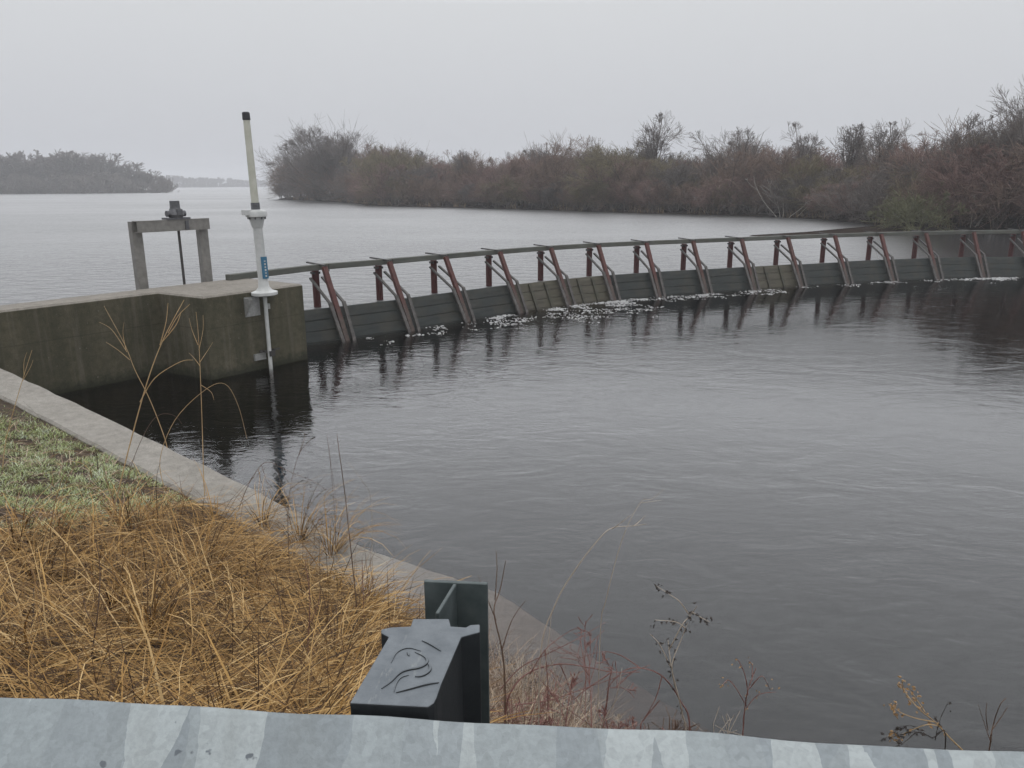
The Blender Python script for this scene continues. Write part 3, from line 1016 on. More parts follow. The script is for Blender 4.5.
# post: I section, its top a little under the block's
pz0, pz1 = 1.2, 2.752
pt = Vector((0.11, -0.011, 0)).normalized()
pn = Vector((0.06, 0.998, 0)).normalized()
fc = Vector((-0.096, 1.176, 0))
nf = Vector((-0.120, 1.075, 0))
pm = MB()
pm.hexa([fc + pt * a + pn * b + UP * pz0 for a, b in ((-.054, -.004), (.054, -.004), (.054, .004), (-.054, .004))],
        [fc + pt * a + pn * b + UP * pz1 for a, b in ((-.054, -.004), (.054, -.004), (.054, .004), (-.054, .004))])
pm.hexa([nf + pt * a + pn * b + UP * pz0 for a, b in ((-.05, -.004), (.05, -.004), (.05, .004), (-.05, .004))],
        [nf + pt * a + pn * b + UP * (pz1 - 0.05) for a, b in ((-.05, -.004), (.05, -.004), (.05, .004), (-.05, .004))])
wd = (fc - nf).normalized(); ws = Vector((wd.y, -wd.x, 0))
a_, b_ = nf + wd * 0.005, fc - wd * 0.005
pm.hexa([a_ - ws * .003 + UP * pz0, a_ + ws * .003 + UP * pz0, b_ + ws * .003 + UP * pz0, b_ - ws * .003 + UP * pz0],
        [a_ - ws * .003 + UP * (pz1 - .001), a_ + ws * .003 + UP * (pz1 - .001), b_ + ws * .003 + UP * (pz1 - .001), b_ - ws * .003 + UP * (pz1 - .001)])
pm.build('post', M['post'], gr, bevel=0.0012)
# pale sheared top edges
# black plastic spacer block with flared ears at the post side
BZ = 2.755
shape_px = [(349.5, 703), (428, 707), (434, 703), (437, 697), (441, 685), (461.5, 637), (480, 632), (480, 624), (470, 624.5), (466, 627), (451, 626), (449, 618.5), (413, 618.5), (410.5, 626), (391, 627), (381, 629), (381, 633), (388.5, 637)]
top = [at(x, y, BZ) for x, y in shape_px]
top = top[::1]
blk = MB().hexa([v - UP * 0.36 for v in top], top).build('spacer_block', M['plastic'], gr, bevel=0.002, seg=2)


def ridge(px, r, name='raised_mark'):
    pts = [at(x, y, BZ + 0.0005) for x, y in px]
    # smooth the path
    for _ in range(2):
        q = [pts[0]]
        for a, b in zip(pts[:-1], pts[1:]):
            q += [a.lerp(b, 0.25), a.lerp(b, 0.75)]
        pts = q + [pts[-1]]
    rs = [r * (0.25 + 0.75 * math.sin(math.pi * min(1, max(0.0, (k + 0.5) / len(pts))))) for k in range(len(pts))]
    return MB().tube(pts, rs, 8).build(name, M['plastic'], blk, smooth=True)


ridge([(381.5, 688.5), (391, 682), (399, 673), (408, 669.5), (420, 668), (428, 663), (426, 657), (415, 652)], 0.0024)
ridge([(415, 676.5), (421, 676.5), (428, 673), (431, 668.5), (428, 663)], 0.0022)
ridge([(396, 692.5), (411, 688.5), (427, 684), (439, 682.5)], 0.0026)
ridge([(422, 640.5), (430, 644), (441, 651)], 0.0018)
ridge([(407.5, 652), (409, 656)], 0.0016)
ridge([(391, 663), (396, 652), (408, 647), (421, 651)], 0.0012)
ridge([(394, 692), (396, 683), (401, 677), (409, 675)], 0.0012)

# ------------------------------------------------------------------ grasses


def in_poly(x, y, poly):
    c = False
    for (x1, y1), (x2, y2) in zip(poly, poly[1:] + poly[:1]):
        if (y1 > y) != (y2 > y) and x < (x2 - x1) * (y - y1) / (y2 - y1) + x1:
            c = not c
    return c


GREEN = [(-140, 405), (0, 418), (130, 446), (205, 494), (150, 517), (90, 528), (30, 540), (-140, 545)]


def blades(name, roots, phi, elev, droop, length, width, material, nseg=6, floor=None):
    """curved ribbons with a folded midrib: three vertices across"""
    n = len(roots)
    p = np.array(roots, dtype=float)
    phi = np.asarray(phi); elev = np.asarray(elev); droop = np.asarray(droop)
    step = np.asarray(length) / nseg
    V = np.zeros((n, nseg + 1, 2, 3))
    for k in range(nseg + 1):
        w = np.asarray(width) * (1 - 0.72 * (k / nseg) ** 1.8)
        twist = phi + np.pi / 2
        sd = np.stack([np.cos(twist), np.sin(twist), np.full(n, 0.15)], 1)
        V[:, k, 0] = p - sd * w[:, None] / 2
        V[:, k, 1] = p + sd * w[:, None] / 2
        e = elev - droop * (k / nseg) ** 1.2
        d = np.stack([np.cos(phi) * np.cos(e), np.sin(phi) * np.cos(e), np.sin(e)], 1)
        p = p + d * step[:, None]
        if floor is not None:
            p[:, 2] = np.maximum(p[:, 2], floor + p[:, 0] * 0)
        phi = phi + rng.normal(0, 0.10, n)
    base = (np.arange(n) * (nseg + 1) * 2)[:, None]
    k = np.arange(nseg)[None, :] * 2
    q = np.stack([base + k, base + k + 1, base + k + 3, base + k + 2], 2).reshape(-1, 4)
    return quads_fast(name, V.reshape(-1, 3), q, material)


def visible(x, y, z, mx=90, my=60):
    if y < 0.9:
        return False
    u, v = proj((x, y, z))
    return -mx < u < W_ + mx and 0 < v < H_ + my


# straw mat: lying blades in swirls, with tussocks that arch out
roots, phi, elev, drp, ln, wd_, fl = [], [], [], [], [], [], []


def straw(x, y, a, e, d, L, w, lift=0.0):
    z = ground(x, y)
    roots.append((x, y, z + lift)); phi.append(a); elev.append(e); drp.append(d); ln.append(L); wd_.append(w); fl.append(z - 0.12)


def mound(x, y):
    return 0.10 + 0.08 * math.sin(x * 3.1 + 2 * math.sin(y * 1.3)) * math.sin(y * 2.7 + x)


made = 0
while made < 15000:
    x = rnd.uniform(-6.5, 1.0); y = rnd.uniform(1.5, 8.6)
    d, zc = coping(x, y)
    if d < CW + 0.12 + 0.12 * vnoise(x * 2, y * 2) + (0.16 if x > -2.0 else 0): continue
    z = ground(x, y)
    if z < 0.08: continue
    u, v = proj((x, y, z))
    if not (-90 < u < 1100 and v < 850): continue
    if in_poly(u, v, GREEN) and rnd.random() < 0.975: continue
    if u > 436 + rnd.uniform(-40, 12) or (u > 395 and v > 640): continue
    if rnd.random() > 1.25 / max(1.0, (y / 2.2)): continue
    flow = -0.15 + 0.8 * vnoise(x * 1.1 + 3, y * 1.1) + (0 if rnd.random() < 0.5 else math.pi)
    a = flow + rnd.gauss(0, 0.5)
    straw(x, y, a, R(rnd.uniform(0, 26) if rnd.random() < 0.84 else rnd.uniform(30, 75)), R(rnd.uniform(15, 70)), rnd.uniform(0.18, 0.70), min(0.0115, 0.0034 * math.exp(abs(rnd.gauss(0, 0.6)))), rnd.uniform(0, 1) * mound(x, y))
    made += 1
# tussocks
tus = []
tries = 0
while len(tus) < 26 and tries < 5000:
    tries += 1
    x = rnd.uniform(-5.5, 0.3); y = rnd.uniform(2.0, 8.0)
    d, zc = coping(x, y)
    if d < CW + 0.18: continue
    z = ground(x, y)
    if z < 0.12 or not visible(x, y, z): continue
    u, v = proj((x, y, z))
    if in_poly(u, v, GREEN) or u > 385 or d < CW + (0.35 if x > -2.2 else 0.18): continue
    tus.append((x, y, rnd.uniform(0.55, 1.1)))
for px_, py_, s_ in ((205, 585, 1.35), (300, 545, 1.3), (330, 560, 1.1), (262, 530, 1.1), (95, 590, 1.2), (40, 600, 1.2), (365, 615, 0.8), (20, 570, 1.0), (150, 640, 1.2)):
    for q in np.linspace(1.5, 9, 120):
        d_ = ray(px_, py_); t_ = q / d_.y
        if CAMZ + d_.z * t_ < ground(d_.x * t_, q): break
    tus.append((d_.x * t_, q, s_))
for x, y, s_ in tus:
    bias = rnd.uniform(-0.9, 0.5)
    for _ in range(int(70 * s_)):
        a = rnd.uniform(-math.pi, math.pi) if rnd.random() < 0.6 else bias + rnd.gauss(0, 0.6)
        r_ = abs(rnd.gauss(0, 0.07))
        straw(x + r_ * math.cos(a), y + r_ * math.sin(a), a, R(rnd.uniform(45, 85)), R(rnd.uniform(70, 145)), rnd.uniform(0.3, 0.80) * s_, rnd.uniform(0.003, 0.0088))
o = blades('dry_grass', roots, phi, elev, drp, ln, np.array(wd_), M['straw'], 6, np.array(fl))
tag(o, 'golden brown dead grass lying in swirls over the bank', 'grass', kind='stuff')

# thin dark stalks standing through the straw
roots, phi, elev, drp, ln, wd_, fl = [], [], [], [], [], [], []
while len(roots) < 230:
    x = rnd.uniform(-5.5, 0.2); y = rnd.uniform(1.7, 8.2)
    d, zc = coping(x, y)
    if d < CW + 0.06: continue
    z = ground(x, y); u, v = proj((x, y, z))
    if not (-60 < u < 420 and v < 800) or in_poly(u, v, GREEN): continue
    if rnd.random() > 2.5 / y and u < 220: continue
    straw(x, y, rnd.uniform(-math.pi, math.pi), R(rnd.uniform(55, 95)), R(rnd.uniform(-10, 30)), rnd.uniform(0.20, 0.55) * (1.25 if u > 230 else 1), rnd.uniform(0.003, 0.006))
o = blades('dead_stalks', roots, phi, elev, drp, ln, np.array(wd_), M['dark_stems'], 5)
tag(o, 'thin dark brown dead stalks standing through the straw', 'stalks', kind='stuff')

# pale litter by the post
roots, phi, elev, drp, ln, wd_, fl = [], [], [], [], [], [], []
made = 0
while made < 8500:
    x = rnd.uniform(-0.7, 1.3); y = rnd.uniform(2.0, 5.4)
    d, zc = coping(x, y); z = ground(x, y)
    if d < CW + 0.15 or z < 0.02: continue
    u, v = proj((x, y, z))
    if not (395 < u < 640 + (v - 700) * 0.5 and v < 800): continue
    if u < 480 and rnd.random() < 0.5: continue
    straw(x, y, rnd.uniform(-math.pi, math.pi), R(rnd.uniform(0, 80)), R(rnd.uniform(10, 75)), rnd.uniform(0.10, 0.46), min(0.005, 0.0016 * math.exp(abs(rnd.gauss(0, 0.6)))), rnd.uniform(0, 0.08))
    made += 1
o = blades('dead_stem_litter', roots, phi, elev, drp, ln, np.array(wd_), M['pale_straw'], 5, np.array(fl))
tag(o, 'pale tangled dead stems on the bank beside the guardrail post', 'litter', kind='stuff')

# brown litter between the green tufts
roots, phi, elev, drp, ln, wd_, fl = [], [], [], [], [], [], []
made = 0
while made < 3000:
    x = rnd.uniform(-8.5, -2.0); y = rnd.uniform(4.8, 11.2)
    d, zc = coping(x, y)
    if d < CW + 0.02: continue
    u, v = proj((x, y, ground(x, y)))
    if not in_poly(u, v, GREEN): continue
    straw(x, y, rnd.uniform(-math.pi, math.pi), R(rnd.uniform(0, 35)), R(rnd.uniform(0, 60)), rnd.uniform(0.04, 0.20), rnd.uniform(0.004, 0.010), rnd.uniform(0, 0.02))
    made += 1
o = blades('leaf_litter', roots, phi, elev, drp, ln, np.array(wd_), M['pale_straw'], 3)
tag(o, 'brown dead leaf litter between the short green tufts', 'litter', kind='stuff')

# short green grass
roots, phi, elev, drp, ln, wd_, fl = [], [], [], [], [], [], []
made = 0
while made < 26000:
    x = rnd.uniform(-8.5, -2.0); y = rnd.uniform(4.8, 11.2)
    d, zc = coping(x, y)
    if d < CW + 0.03: continue
    z = ground(x, y)
    u, v = proj((x, y, z))
    if not in_poly(u + rnd.gauss(0, 9), v + rnd.gauss(0, 6), GREEN): continue
    if vnoise(x * 4.3, y * 4.3) + 0.6 * vnoise(x * 2.3, y * 2.3) + rnd.gauss(0, 0.2) < -0.38: continue
    straw(x, y, rnd.uniform(-math.pi, math.pi), R(rnd.uniform(10, 75)), R(rnd.uniform(20, 90)), rnd.uniform(0.03, 0.085) * (1.0 + 0.5 * vnoise(x * 6, y * 6)), rnd.uniform(0.0035, 0.0075))
    made += 1
o = blades('green_grass', roots, phi, elev, drp, ln, np.array(wd_), M['green'], 3)
tag(o, 'short pale green grass in a patch behind the wing wall', 'grass', kind='stuff')

# ------------------------------------------------------------------ weeds standing up from the bank


def spline(pts, k=5):
    out = []
    n = len(pts)
    for i in range(n - 1):
        p0, p1, p2, p3 = pts[max(0, i - 1)], pts[i], pts[i + 1], pts[min(n - 1, i + 2)]
        for j in range(k):
            t = j / k
            out.append(0.5 * ((2 * p1) + (p2 - p0) * t + (2 * p0 - 5 * p1 + 4 * p2 - p3) * t * t + (3 * p1 - p0 - 3 * p2 + p3) * t ** 3))
    return out + [pts[-1]]


def root_at(px, py):
    d = ray(px, py)
    for q in np.linspace(1.4, 11, 500):
        t = q / d.y
        if CAMZ + d.z * t < ground(d.x * t, q):
            return q if q < 2.9 or px < 420 else 2.5
    return 2.5


RR = 1.05


def weed(label, stems, material, group='dead weeds on the bank', cat='weed', name='weed', depth=None, leaf=None, leaf_mat=None, leaf_n=0, leaf_size=0.02, lean_y=0.0, rr=0.0035):
    """stems: pixel polylines (first point the root); each gets one distance from the camera, taken from where its root meets the ground"""
    x0, y0 = stems[0][0]
    Y0 = depth or root_at(x0, y0)
    base = at_depth(x0, y0, Y0)
    r = empty(name, base, label, cat, group)
    mb = MB()
    tips = []
    for s in stems:
        n = len(s)
        pts = [at_depth(px, py, Y0 + lean_y * k / max(1, n - 1) + (rnd.uniform(-0.03, 0.03) if k else 0)) for k, (px, py) in enumerate(s)]
        if s is stems[0]:
            gz = ground(pts[0].x, pts[0].y) - 0.02
            if pts[0].z < gz + 0.06:
                pts[0].z = gz
            else:
                pts.insert(0, Vector((pts[0].x, pts[0].y, gz)))
        c = spline(pts)
        k_ = 1.0 if s is stems[0] else 0.6
        rs = [rr * RR * k_ * (1 - 0.65 * i / (len(c) - 1)) for i in range(len(c))]
        mb.tube(c, rs, 5)
        tips.append(c)
    mb.build('stem', material, r, smooth=True)
    if leaf_n:
        lv, lf = [], []
        cand = [c[k] for c in (leaf or tips) for k in range(len(c) // 2, len(c))]
        for _ in range(leaf_n):
            q = rnd.choice(cand) + Vector((rnd.gauss(0, .01), rnd.gauss(0, .01), rnd.gauss(0, .01)))
            a = Vector((rnd.uniform(-1, 1), rnd.uniform(-1, 1), rnd.uniform(-1, 0.5))).normalized() * leaf_size * rnd.uniform(0.6, 1.4)
            b = a.orthogonal().normalized() * leaf_size * 0.32
            up = a.cross(b).normalized() * leaf_size * 0.1
            o = len(lv)
            lv += [q, q + a * .4 + b + up, q + a, q + a * .4 - b + up, q + a * 0.5 - up]
            lf += [(o, o + 1, o + 4), (o + 1, o + 2, o + 4), (o + 2, o + 3, o + 4), (o + 3, o, o + 4)]
        MB().add(lv, lf).build('seed_head' if leaf_mat is M['gold_leaf'] else 'leaf_cluster', leaf_mat, r)
    return r


weed('tall golden grass stalk with forked tip, tallest against the stained wall', [[(100, 560), (110, 526), (128, 452), (146, 386), (163, 340), (184, 300)], [(168, 333), (178, 316), (190, 304)], [(160, 345), (166, 322), (168, 303)], [(163, 341), (176, 325), (181, 312)], [(140, 402), (155, 378), (180, 362), (193, 360)]], M['golden'], rr=0.006, name='grass_stalk')
weed('golden grass stalk arching to a drooping forked tip over the coping', [[(168, 452), (164, 436), (150, 400), (135, 370), (125, 345), (104, 306)], [(126, 350), (123, 334), (124, 322)], [(130, 360), (118, 350), (106, 342)], [(127, 352), (112, 330), (99, 322)]], M['golden'], rr=0.005, name='grass_stalk')
weed('upright slim grass stalk with three pronged tip in front of the block', [[(206, 500), (204, 486), (202, 420), (199, 345), (196, 312)], [(198, 345), (192, 330), (189, 318)], [(199, 350), (203, 330), (203, 315)], [(200, 362), (208, 350), (213, 342)], [(200, 366), (194, 358), (189, 353)], [(201, 385), (211, 392), (214, 400)]], M['golden'], rr=0.005, name='grass_stalk')
weed('pale leaning grass stalk near the upper end of the coping', [[(2, 470), (6, 440), (16, 402), (25, 372), (32, 350)], [(24, 376), (24, 362), (27, 352)], [(22, 382), (30, 368), (33, 360)]], M['golden'], rr=0.0045, name='grass_stalk')
weed('thin bowed grass stem curling over the dark reflection', [[(165, 490), (160, 460), (175, 420), (205, 390), (225, 384), (238, 405), (247, 439)]], M['golden'], rr=0.0035, name='grass_stalk')
weed('brown arched stem bending over the coping and green grass', [[(120, 500), (135, 455), (150, 424), (162, 414), (175, 416), (182, 424)]], M['brown_stalk'], rr=0.003)
weed('dark weed with a seeded tip at the water edge of the coping', [[(290, 590), (289, 556), (288, 515), (292, 478), (303, 441)], [(299, 455), (305, 436), (300, 430)], [(300, 452), (310, 440), (315, 437)], [(289, 500), (280, 480), (278, 470)], [(290, 490), (303, 480), (312, 486)]], M['brown_stalk'], leaf_mat=M['dead_leaf'], leaf_n=26, leaf_size=0.018)
weed('dark arching bramble bent over the coping beside a seeded weed', [[(236, 515), (246, 490), (256, 472), (268, 462), (290, 472), (318, 484), (336, 500)], [(262, 466), (266, 480), (272, 500), (276, 522)], [(258, 470), (264, 490), (268, 510)], [(280, 466), (288, 482), (300, 492), (320, 512)]], M['brown_stalk'], leaf_mat=M['dead_leaf'], leaf_n=40, leaf_size=0.016, rr=0.004)
weed('tall straight dark stalk standing at the grass edge', [[(358, 640), (356, 600), (352, 560), (345, 495), (339, 450), (337, 434)]], M['brown_stalk'], rr=0.0045)
weed('pair of thin dark stalks beside the tall straight one', [[(336, 560), (335, 520), (331, 470), (327, 434)], [(335, 528), (336, 500), (330, 456), (329, 440)], [(335, 530), (328, 505), (324, 490)]], M['brown_stalk'], rr=0.003)
weed('faint grey stem leaning across the submerged coping', [[(373, 580), (372, 556), (372, 520), (370, 494), (360, 478), (348, 462)], [(371, 530), (364, 518), (360, 508)]], M['pale_stalk'], rr=0.0028)
weed('reddish brown stub stalk before the coping', [[(366, 640), (364, 615), (362, 560)], [(364, 600), (371, 588), (374, 575)]], M['bramble'], rr=0.0045)
weed('short dry weed left of the dark stalk in the straw', [[(296, 700), (290, 660), (282, 615), (276, 575)], [(286, 640), (296, 622), (300, 605)]], M['brown_stalk'], rr=0.004)
weed('crooked brown stem in the straw by the rail', [[(88, 690), (92, 655), (98, 610), (100, 570), (96, 540)], [(96, 630), (86, 610), (82, 590)]], M['brown_stalk'], rr=0.004)
weed('slanting dark twig in the straw below the green patch', [[(205, 690), (214, 650), (230, 610), (240, 590)], [(218, 640), (206, 620), (200, 600)]], M['brown_stalk'], rr=0.0035)
weed('slender dark stem amid straw left of the post', [[(312, 700), (308, 650), (310, 600), (305, 560)], [(309, 625), (318, 605), (320, 590)]], M['bramble'], rr=0.0035)
# over the pool
weed('long pale thin stem reaching out over the pool from behind the post', [[(540, 660), (555, 605), (575, 570), (598, 540), (612, 528), (632, 526), (646, 524)], [(634, 526), (641, 520), (646, 515)], [(612, 529), (622, 522), (632, 514)]], M['pale_stalk'], rr=0.0028)
weed('broken pale straw tip hanging over open water', [[(600, 640), (606, 600), (622, 540), (640, 503), (652, 499), (664, 489)], [(640, 503), (655, 501), (662, 500)]], M['pale_stalk'], rr=0.0017)
weed('tangled red bramble arching right of the guardrail post', [[(505, 720), (512, 690), (530, 672), (560, 664), (592, 668), (612, 672), (640, 672)], [(530, 674), (545, 650), (562, 636), (576, 628)], [(500, 690), (520, 668), (545, 655), (575, 640), (606, 622)], [(515, 705), (550, 700), (580, 690), (620, 676), (650, 665)], [(560, 664), (570, 690), (574, 720)], [(545, 650), (548, 690), (546, 725)]], M['bramble'], rr=0.0036, cat='bramble', name='bramble')
weed('red bramble with long looping canes reaching the pale litter edge', [[(690, 735), (680, 700), (662, 676), (640, 668), (622, 672), (606, 690)], [(662, 676), (655, 700), (640, 725)], [(640, 668), (620, 655), (600, 652), (575, 660)], [(612, 672), (585, 690), (570, 700), (545, 690)]], M['bramble'], rr=0.0034, cat='bramble', name='bramble')
weed('upright thorny stem just right of the guardrail post', [[(505, 690), (502, 650), (494, 612), (500, 590), (506, 560)], [(496, 620), (488, 600), (478, 575)], [(502, 650), (512, 620), (526, 600)], [(495, 600), (497, 570), (496, 550)]], M['brown_stalk'], rr=0.0036)
weed('forked pale weed with dark drooping leaves over the pool', [[(686, 745), (682, 712), (672, 670), (668, 640)], [(671, 668), (660, 645), (650, 634)], [(669, 650), (682, 625), (690, 616), (697, 606)], [(676, 690), (672, 665), (681, 640), (688, 622)], [(690, 616), (680, 602), (672, 596), (655, 585)], [(692, 612), (702, 618), (710, 622)], [(685, 628), (676, 622), (655, 620)]], M['pale_stalk'], rr=0.004, leaf_mat=M['dead_leaf'], leaf_n=64, leaf_size=0.017)
weed('slim reddish shrublet with fine upright twigs over the pool', [[(742, 745), (744, 715), (748, 690), (756, 668)], [(746, 705), (736, 688), (728, 680), (722, 686)], [(748, 695), (745, 675), (738, 660), (735, 662)], [(750, 688), (762, 676), (770, 690)], [(752, 680), (752, 665), (748, 660)], [(745, 710), (758, 695), (776, 692)]], M['bramble'], rr=0.0032, leaf_mat=M['gold_leaf'], leaf_n=26, leaf_size=0.010)
weed('golden drooping seed head leaning over the water near the rail', [[(990, 782), (968, 756), (950, 738), (935, 722), (918, 708), (904, 690), (902, 680)], [(935, 722), (915, 718), (900, 712), (890, 704)], [(925, 712), (915, 697), (908, 688)], [(940, 726), (925, 725), (900, 735), (888, 736)]], M['golden'], rr=0.0036, leaf_mat=M['gold_leaf'], leaf_n=80, leaf_size=0.016)
weed('small dark leafed sprig beside the golden seed head', [[(945, 752), (932, 738), (915, 732), (900, 735), (887, 738)], [(925, 736), (912, 726), (895, 728)], [(915, 733), (902, 744), (890, 748)], [(935, 740), (940, 720), (948, 702)]], M['dead_leaf'], rr=0.003, leaf_mat=M['dead_leaf'], leaf_n=46, leaf_size=0.018)
weed('bare brown twig fan at the far end of the rail', [[(988, 757), (990, 740), (994, 722), (1000, 705), (1006, 698)], [(990, 740), (984, 722), (978, 704)], [(992, 730), (1002, 716), (1008, 706)], [(988, 730), (986, 715), (987, 702)]], M['brown_stalk'], rr=0.003)
for k, (px_, py_, tx, ty, lab) in enumerate(((560, 732, 548, 650, 'thin pale weed stem leaning before the bramble tangle'), (600, 735, 622, 668, 'pale bent weed stem at the edge of the litter'), (530, 735, 552, 610, 'pale upright weed stem behind the post'), (640, 738, 660, 700, 'short red twig at the foot of the forked weed'))):
    mx_ = (px_ + tx) / 2 + rnd.uniform(-8, 8)
    weed(lab, [[(px_, py_), (mx_, (py_ + ty) / 2), (tx, ty)], [(mx_, (py_ + ty) / 2), (mx_ + 14, (py_ + ty) / 2 - 16)]], M['pale_stalk'] if k < 3 else M['bramble'], rr=0.0026)

# ------------------------------------------------------------------ bare trees and shrubs


def grow(seed, height, spread, nstem, lean=(0, 0), gnarl=0.22, dens=1.0, tip=0.011, trunk=0.0, up=0.10, twigk=1.0):
    """bare, many-stemmed: arrays of segments for limbs and for twigs"""
    r = np.random.default_rng(seed)
    limbs, twigs = [], []

    def unit(v):
        return v / np.linalg.norm(v)

    def branch(p, d, L, rad, lev):
        nseg = (6, 5, 4, 2)[lev]
        sl = L / nseg
        for k in range(nseg):
            d = unit(d + r.normal(0, gnarl, 3) * (0.45, 0.6, 0.8, 0.8)[lev] + np.array([0, 0, up]) * (1.0, 0.8, 0.6, 0.3)[lev])
            q = p + d * sl
            f0, f1 = 1 - 0.8 * k / nseg, 1 - 0.8 * (k + 1) / nseg
            (limbs if lev < 2 else twigs).append((*p, *q, max(tip, rad * f0), max(tip * 0.7, rad * f1)))
            if lev < 3 and (k > 0 or lev > 0):
                nb = r.poisson((1.25, 1.5, 1.7)[lev] * dens * (twigk if lev == 2 else 1))
                for _ in range(nb):
                    a = r.uniform(0.3, (0.85, 0.95, 1.1)[lev])
                    ax = unit(np.cross(d, r.normal(0, 1, 3)))
                    nd = unit(d * math.cos(a) + ax * math.sin(a))
                    uu = r.uniform(0, 1)
                    left = L * (1 - (k + uu) / nseg)
                    LL = left * r.uniform(0.55, 1.0) + L * (0.10, 0.12, 0.22)[lev] * r.uniform(0.6, 1.2)
                    branch(p + (q - p) * uu, nd, LL, rad * f1 * 0.5, lev + 1)
            p = q

    for s in range(nstem):
        a = r.uniform(0, 2 * math.pi)
        t = abs(r.normal(0, 0.5)) * spread
        d = unit(np.array([math.cos(a) * t + lean[0], math.sin(a) * t + lean[1], 1.0]))
        p = np.array([math.cos(a), math.sin(a), 0]) * r.uniform(0.05, 0.35) * spread
        L = height * r.uniform(0.65, 1.0) / max(0.55, d[2] ** 0.5)
        p[2] = -0.3
        if trunk:
            p[2] = trunk * r.uniform(0.8, 1.0); p[:2] *= 0.15
            L -= trunk
        branch(p, d, L, height * 0.010, 0)
    if trunk:
        limbs.append((0, 0, -0.3, 0.05, 0.02, trunk, height * 0.018, height * 0.014))
    return np.array(limbs), np.array(twigs)


def seg_mesh(name, S, material, parent=None, sides=3):
    S = np.asarray(S)
    a, b = S[:, 0:3], S[:, 3:6]
    d = b - a
    d /= np.linalg.norm(d, axis=1, keepdims=True) + 1e-9
    ref = np.where(np.abs(d[:, 2:3]) < 0.9, np.array([[0, 0, 1.0]]), np.array([[1.0, 0, 0]]))
    u = np.cross(d, ref); u /= np.linalg.norm(u, axis=1, keepdims=True)
    w = np.cross(d, u)
    n = len(S)
    V = np.zeros((n, 2, sides, 3))
    for k in range(sides):
        an = 2 * math.pi * k / sides
        o = u * math.cos(an) + w * math.sin(an)
        V[:, 0, k] = a + o * S[:, 6:7]
        V[:, 1, k] = b + o * S[:, 7:8]
    base = (np.arange(n) * 2 * sides)[:, None]
    Q = []
    for k in range(sides):
        k2 = (k + 1) % sides
        Q.append(np.concatenate([base + k, base + k2, base + sides + k2, base + sides + k], 1))
    return quads_fast(name, V.reshape(-1, 3), np.stack(Q, 1).reshape(-1, 4), material, parent)


def tree(name, loc, label, cat, group, tm, bm, **kw):
    L, T = grow(**kw)
    r = empty(name, loc, label, cat, group)
    seg_mesh('trunk', L, bm, r, 5)
    seg_mesh('crown', T, tm, r, 3)
    return r


def copy_tree(r, loc, rz, sc, label, group=None):
    c = r.copy(); col.objects.link(c)
    c.location = loc; c.rotation_euler = (0, 0, rz); c.scale = sc
    c['label'] = label
    if group: c['group'] = group
    for ch in r.children:
        d = ch.copy(); col.objects.link(d); d.parent = c
    return c


# low tangles of bramble and dead twigs right of the guardrail post
for (x, y, h, mt, sd, lab) in ((0.20, 2.55, 0.62, 'bramble', 501, 'knee high red bramble tangle beside the guardrail post'), (0.36, 3.0, 0.52, 'pale_stalk', 502, 'pale twiggy tangle at the foot of the bank by the pool'),
                               (0.52, 2.62, 0.50, 'brown_stalk', 503, 'brown twiggy tangle between the brambles and the forked weed'), (0.08, 3.25, 0.42, 'pale_stalk', 504, 'low pale tangle of dead stems behind the guardrail post'),
                               (0.66, 2.7, 0.55, 'bramble', 505, 'red bramble tangle under the forked weed over the pool')):
    L_, T_ = grow(sd, h * 1.15, 1.2, 9, tip=0.0014, dens=0.62, gnarl=0.30, up=0.0)
    r_ = empty('bramble', (x, y, ground(x, y) + 0.1), lab, 'bramble', 'dead weeds on the bank')
    S_ = np.concatenate([L_, T_]); S_[:, 6:8] = np.clip(S_[:, 6:8], 0.0015, 0.005)
    seg_mesh('canes', S_, M[mt], r_, 4)

# shoreline of the thicket (waterline at the lake's level)
shore = [at(x, y, LAKE_Z) for x, y in ((278, 199.5), (338, 202), (383, 206), (450, 207.5), (520, 209.5), (632, 213), (700, 215), (760, 216.5), (815, 219), (870, 224), (930, 229), (1024, 233))]
shore += [Vector((32, 35, LAKE_Z)), Vector((40, 27, LAKE_Z))]
sl_ = [0.0]
for a, b in zip(shore[:-1], shore[1:]):
    sl_.append(sl_[-1] + (b - a).length)


def shore_at(s):
    for k in range(len(shore) - 1):
        if s <= sl_[k + 1] or k == len(shore) - 2:
            f = (s - sl_[k]) / (sl_[k + 1] - sl_[k])
            return shore[k].lerp(shore[k + 1], f)


# land under the thicket
back = [q + Vector((q.x * 0.2 + 12, q.y * 0.5 + 12, 0)) for q in shore]
V = []; Fc = []
for k, (a, b) in enumerate(zip(shore, back)):
    for f, z in ((-0.012, -0.35), (0.0, 0.06), (0.06, 0.30), (1.0, 0.6)):
        q = a.lerp(b, f)
        V.append((q.x, q.y, LAKE_Z + z))
for k in range(len(shore) - 1):
    for j in range(3):
        a = 4 * k + j
        Fc.append((a, a + 4, a + 5, a + 1))
o = raw('marsh_ground', V, Fc, M['peat'], smooth=True)
tag(o, kind='structure')

# dark mud spit in front of it
sp_ = [at(x, y, LAKE_Z + 0.02) for x, y in ((742, 236), (800, 232.5), (850, 228), (900, 224), (1024, 224), (1060, 231), (1024, 233.5), (960, 233), (880, 233), (820, 235), (780, 236.5))]
cen = sum(sp_, Vector()) / len(sp_)
V = [Vector((q.x, q.y, LAKE_Z - 0.1)) for q in sp_] + [Vector((q.x, q.y, LAKE_Z + 0.05)).lerp(Vector((cen.x, cen.y, LAKE_Z + 0.1)), 0.06) for q in sp_]
n_ = len(sp_)
o = raw('mud_bank', V, [(i, (i + 1) % n_, n_ + (i + 1) % n_, n_ + i) for i in range(n_)] + [tuple(range(n_, 2 * n_))], M['peat'])
tag(o, kind='structure')

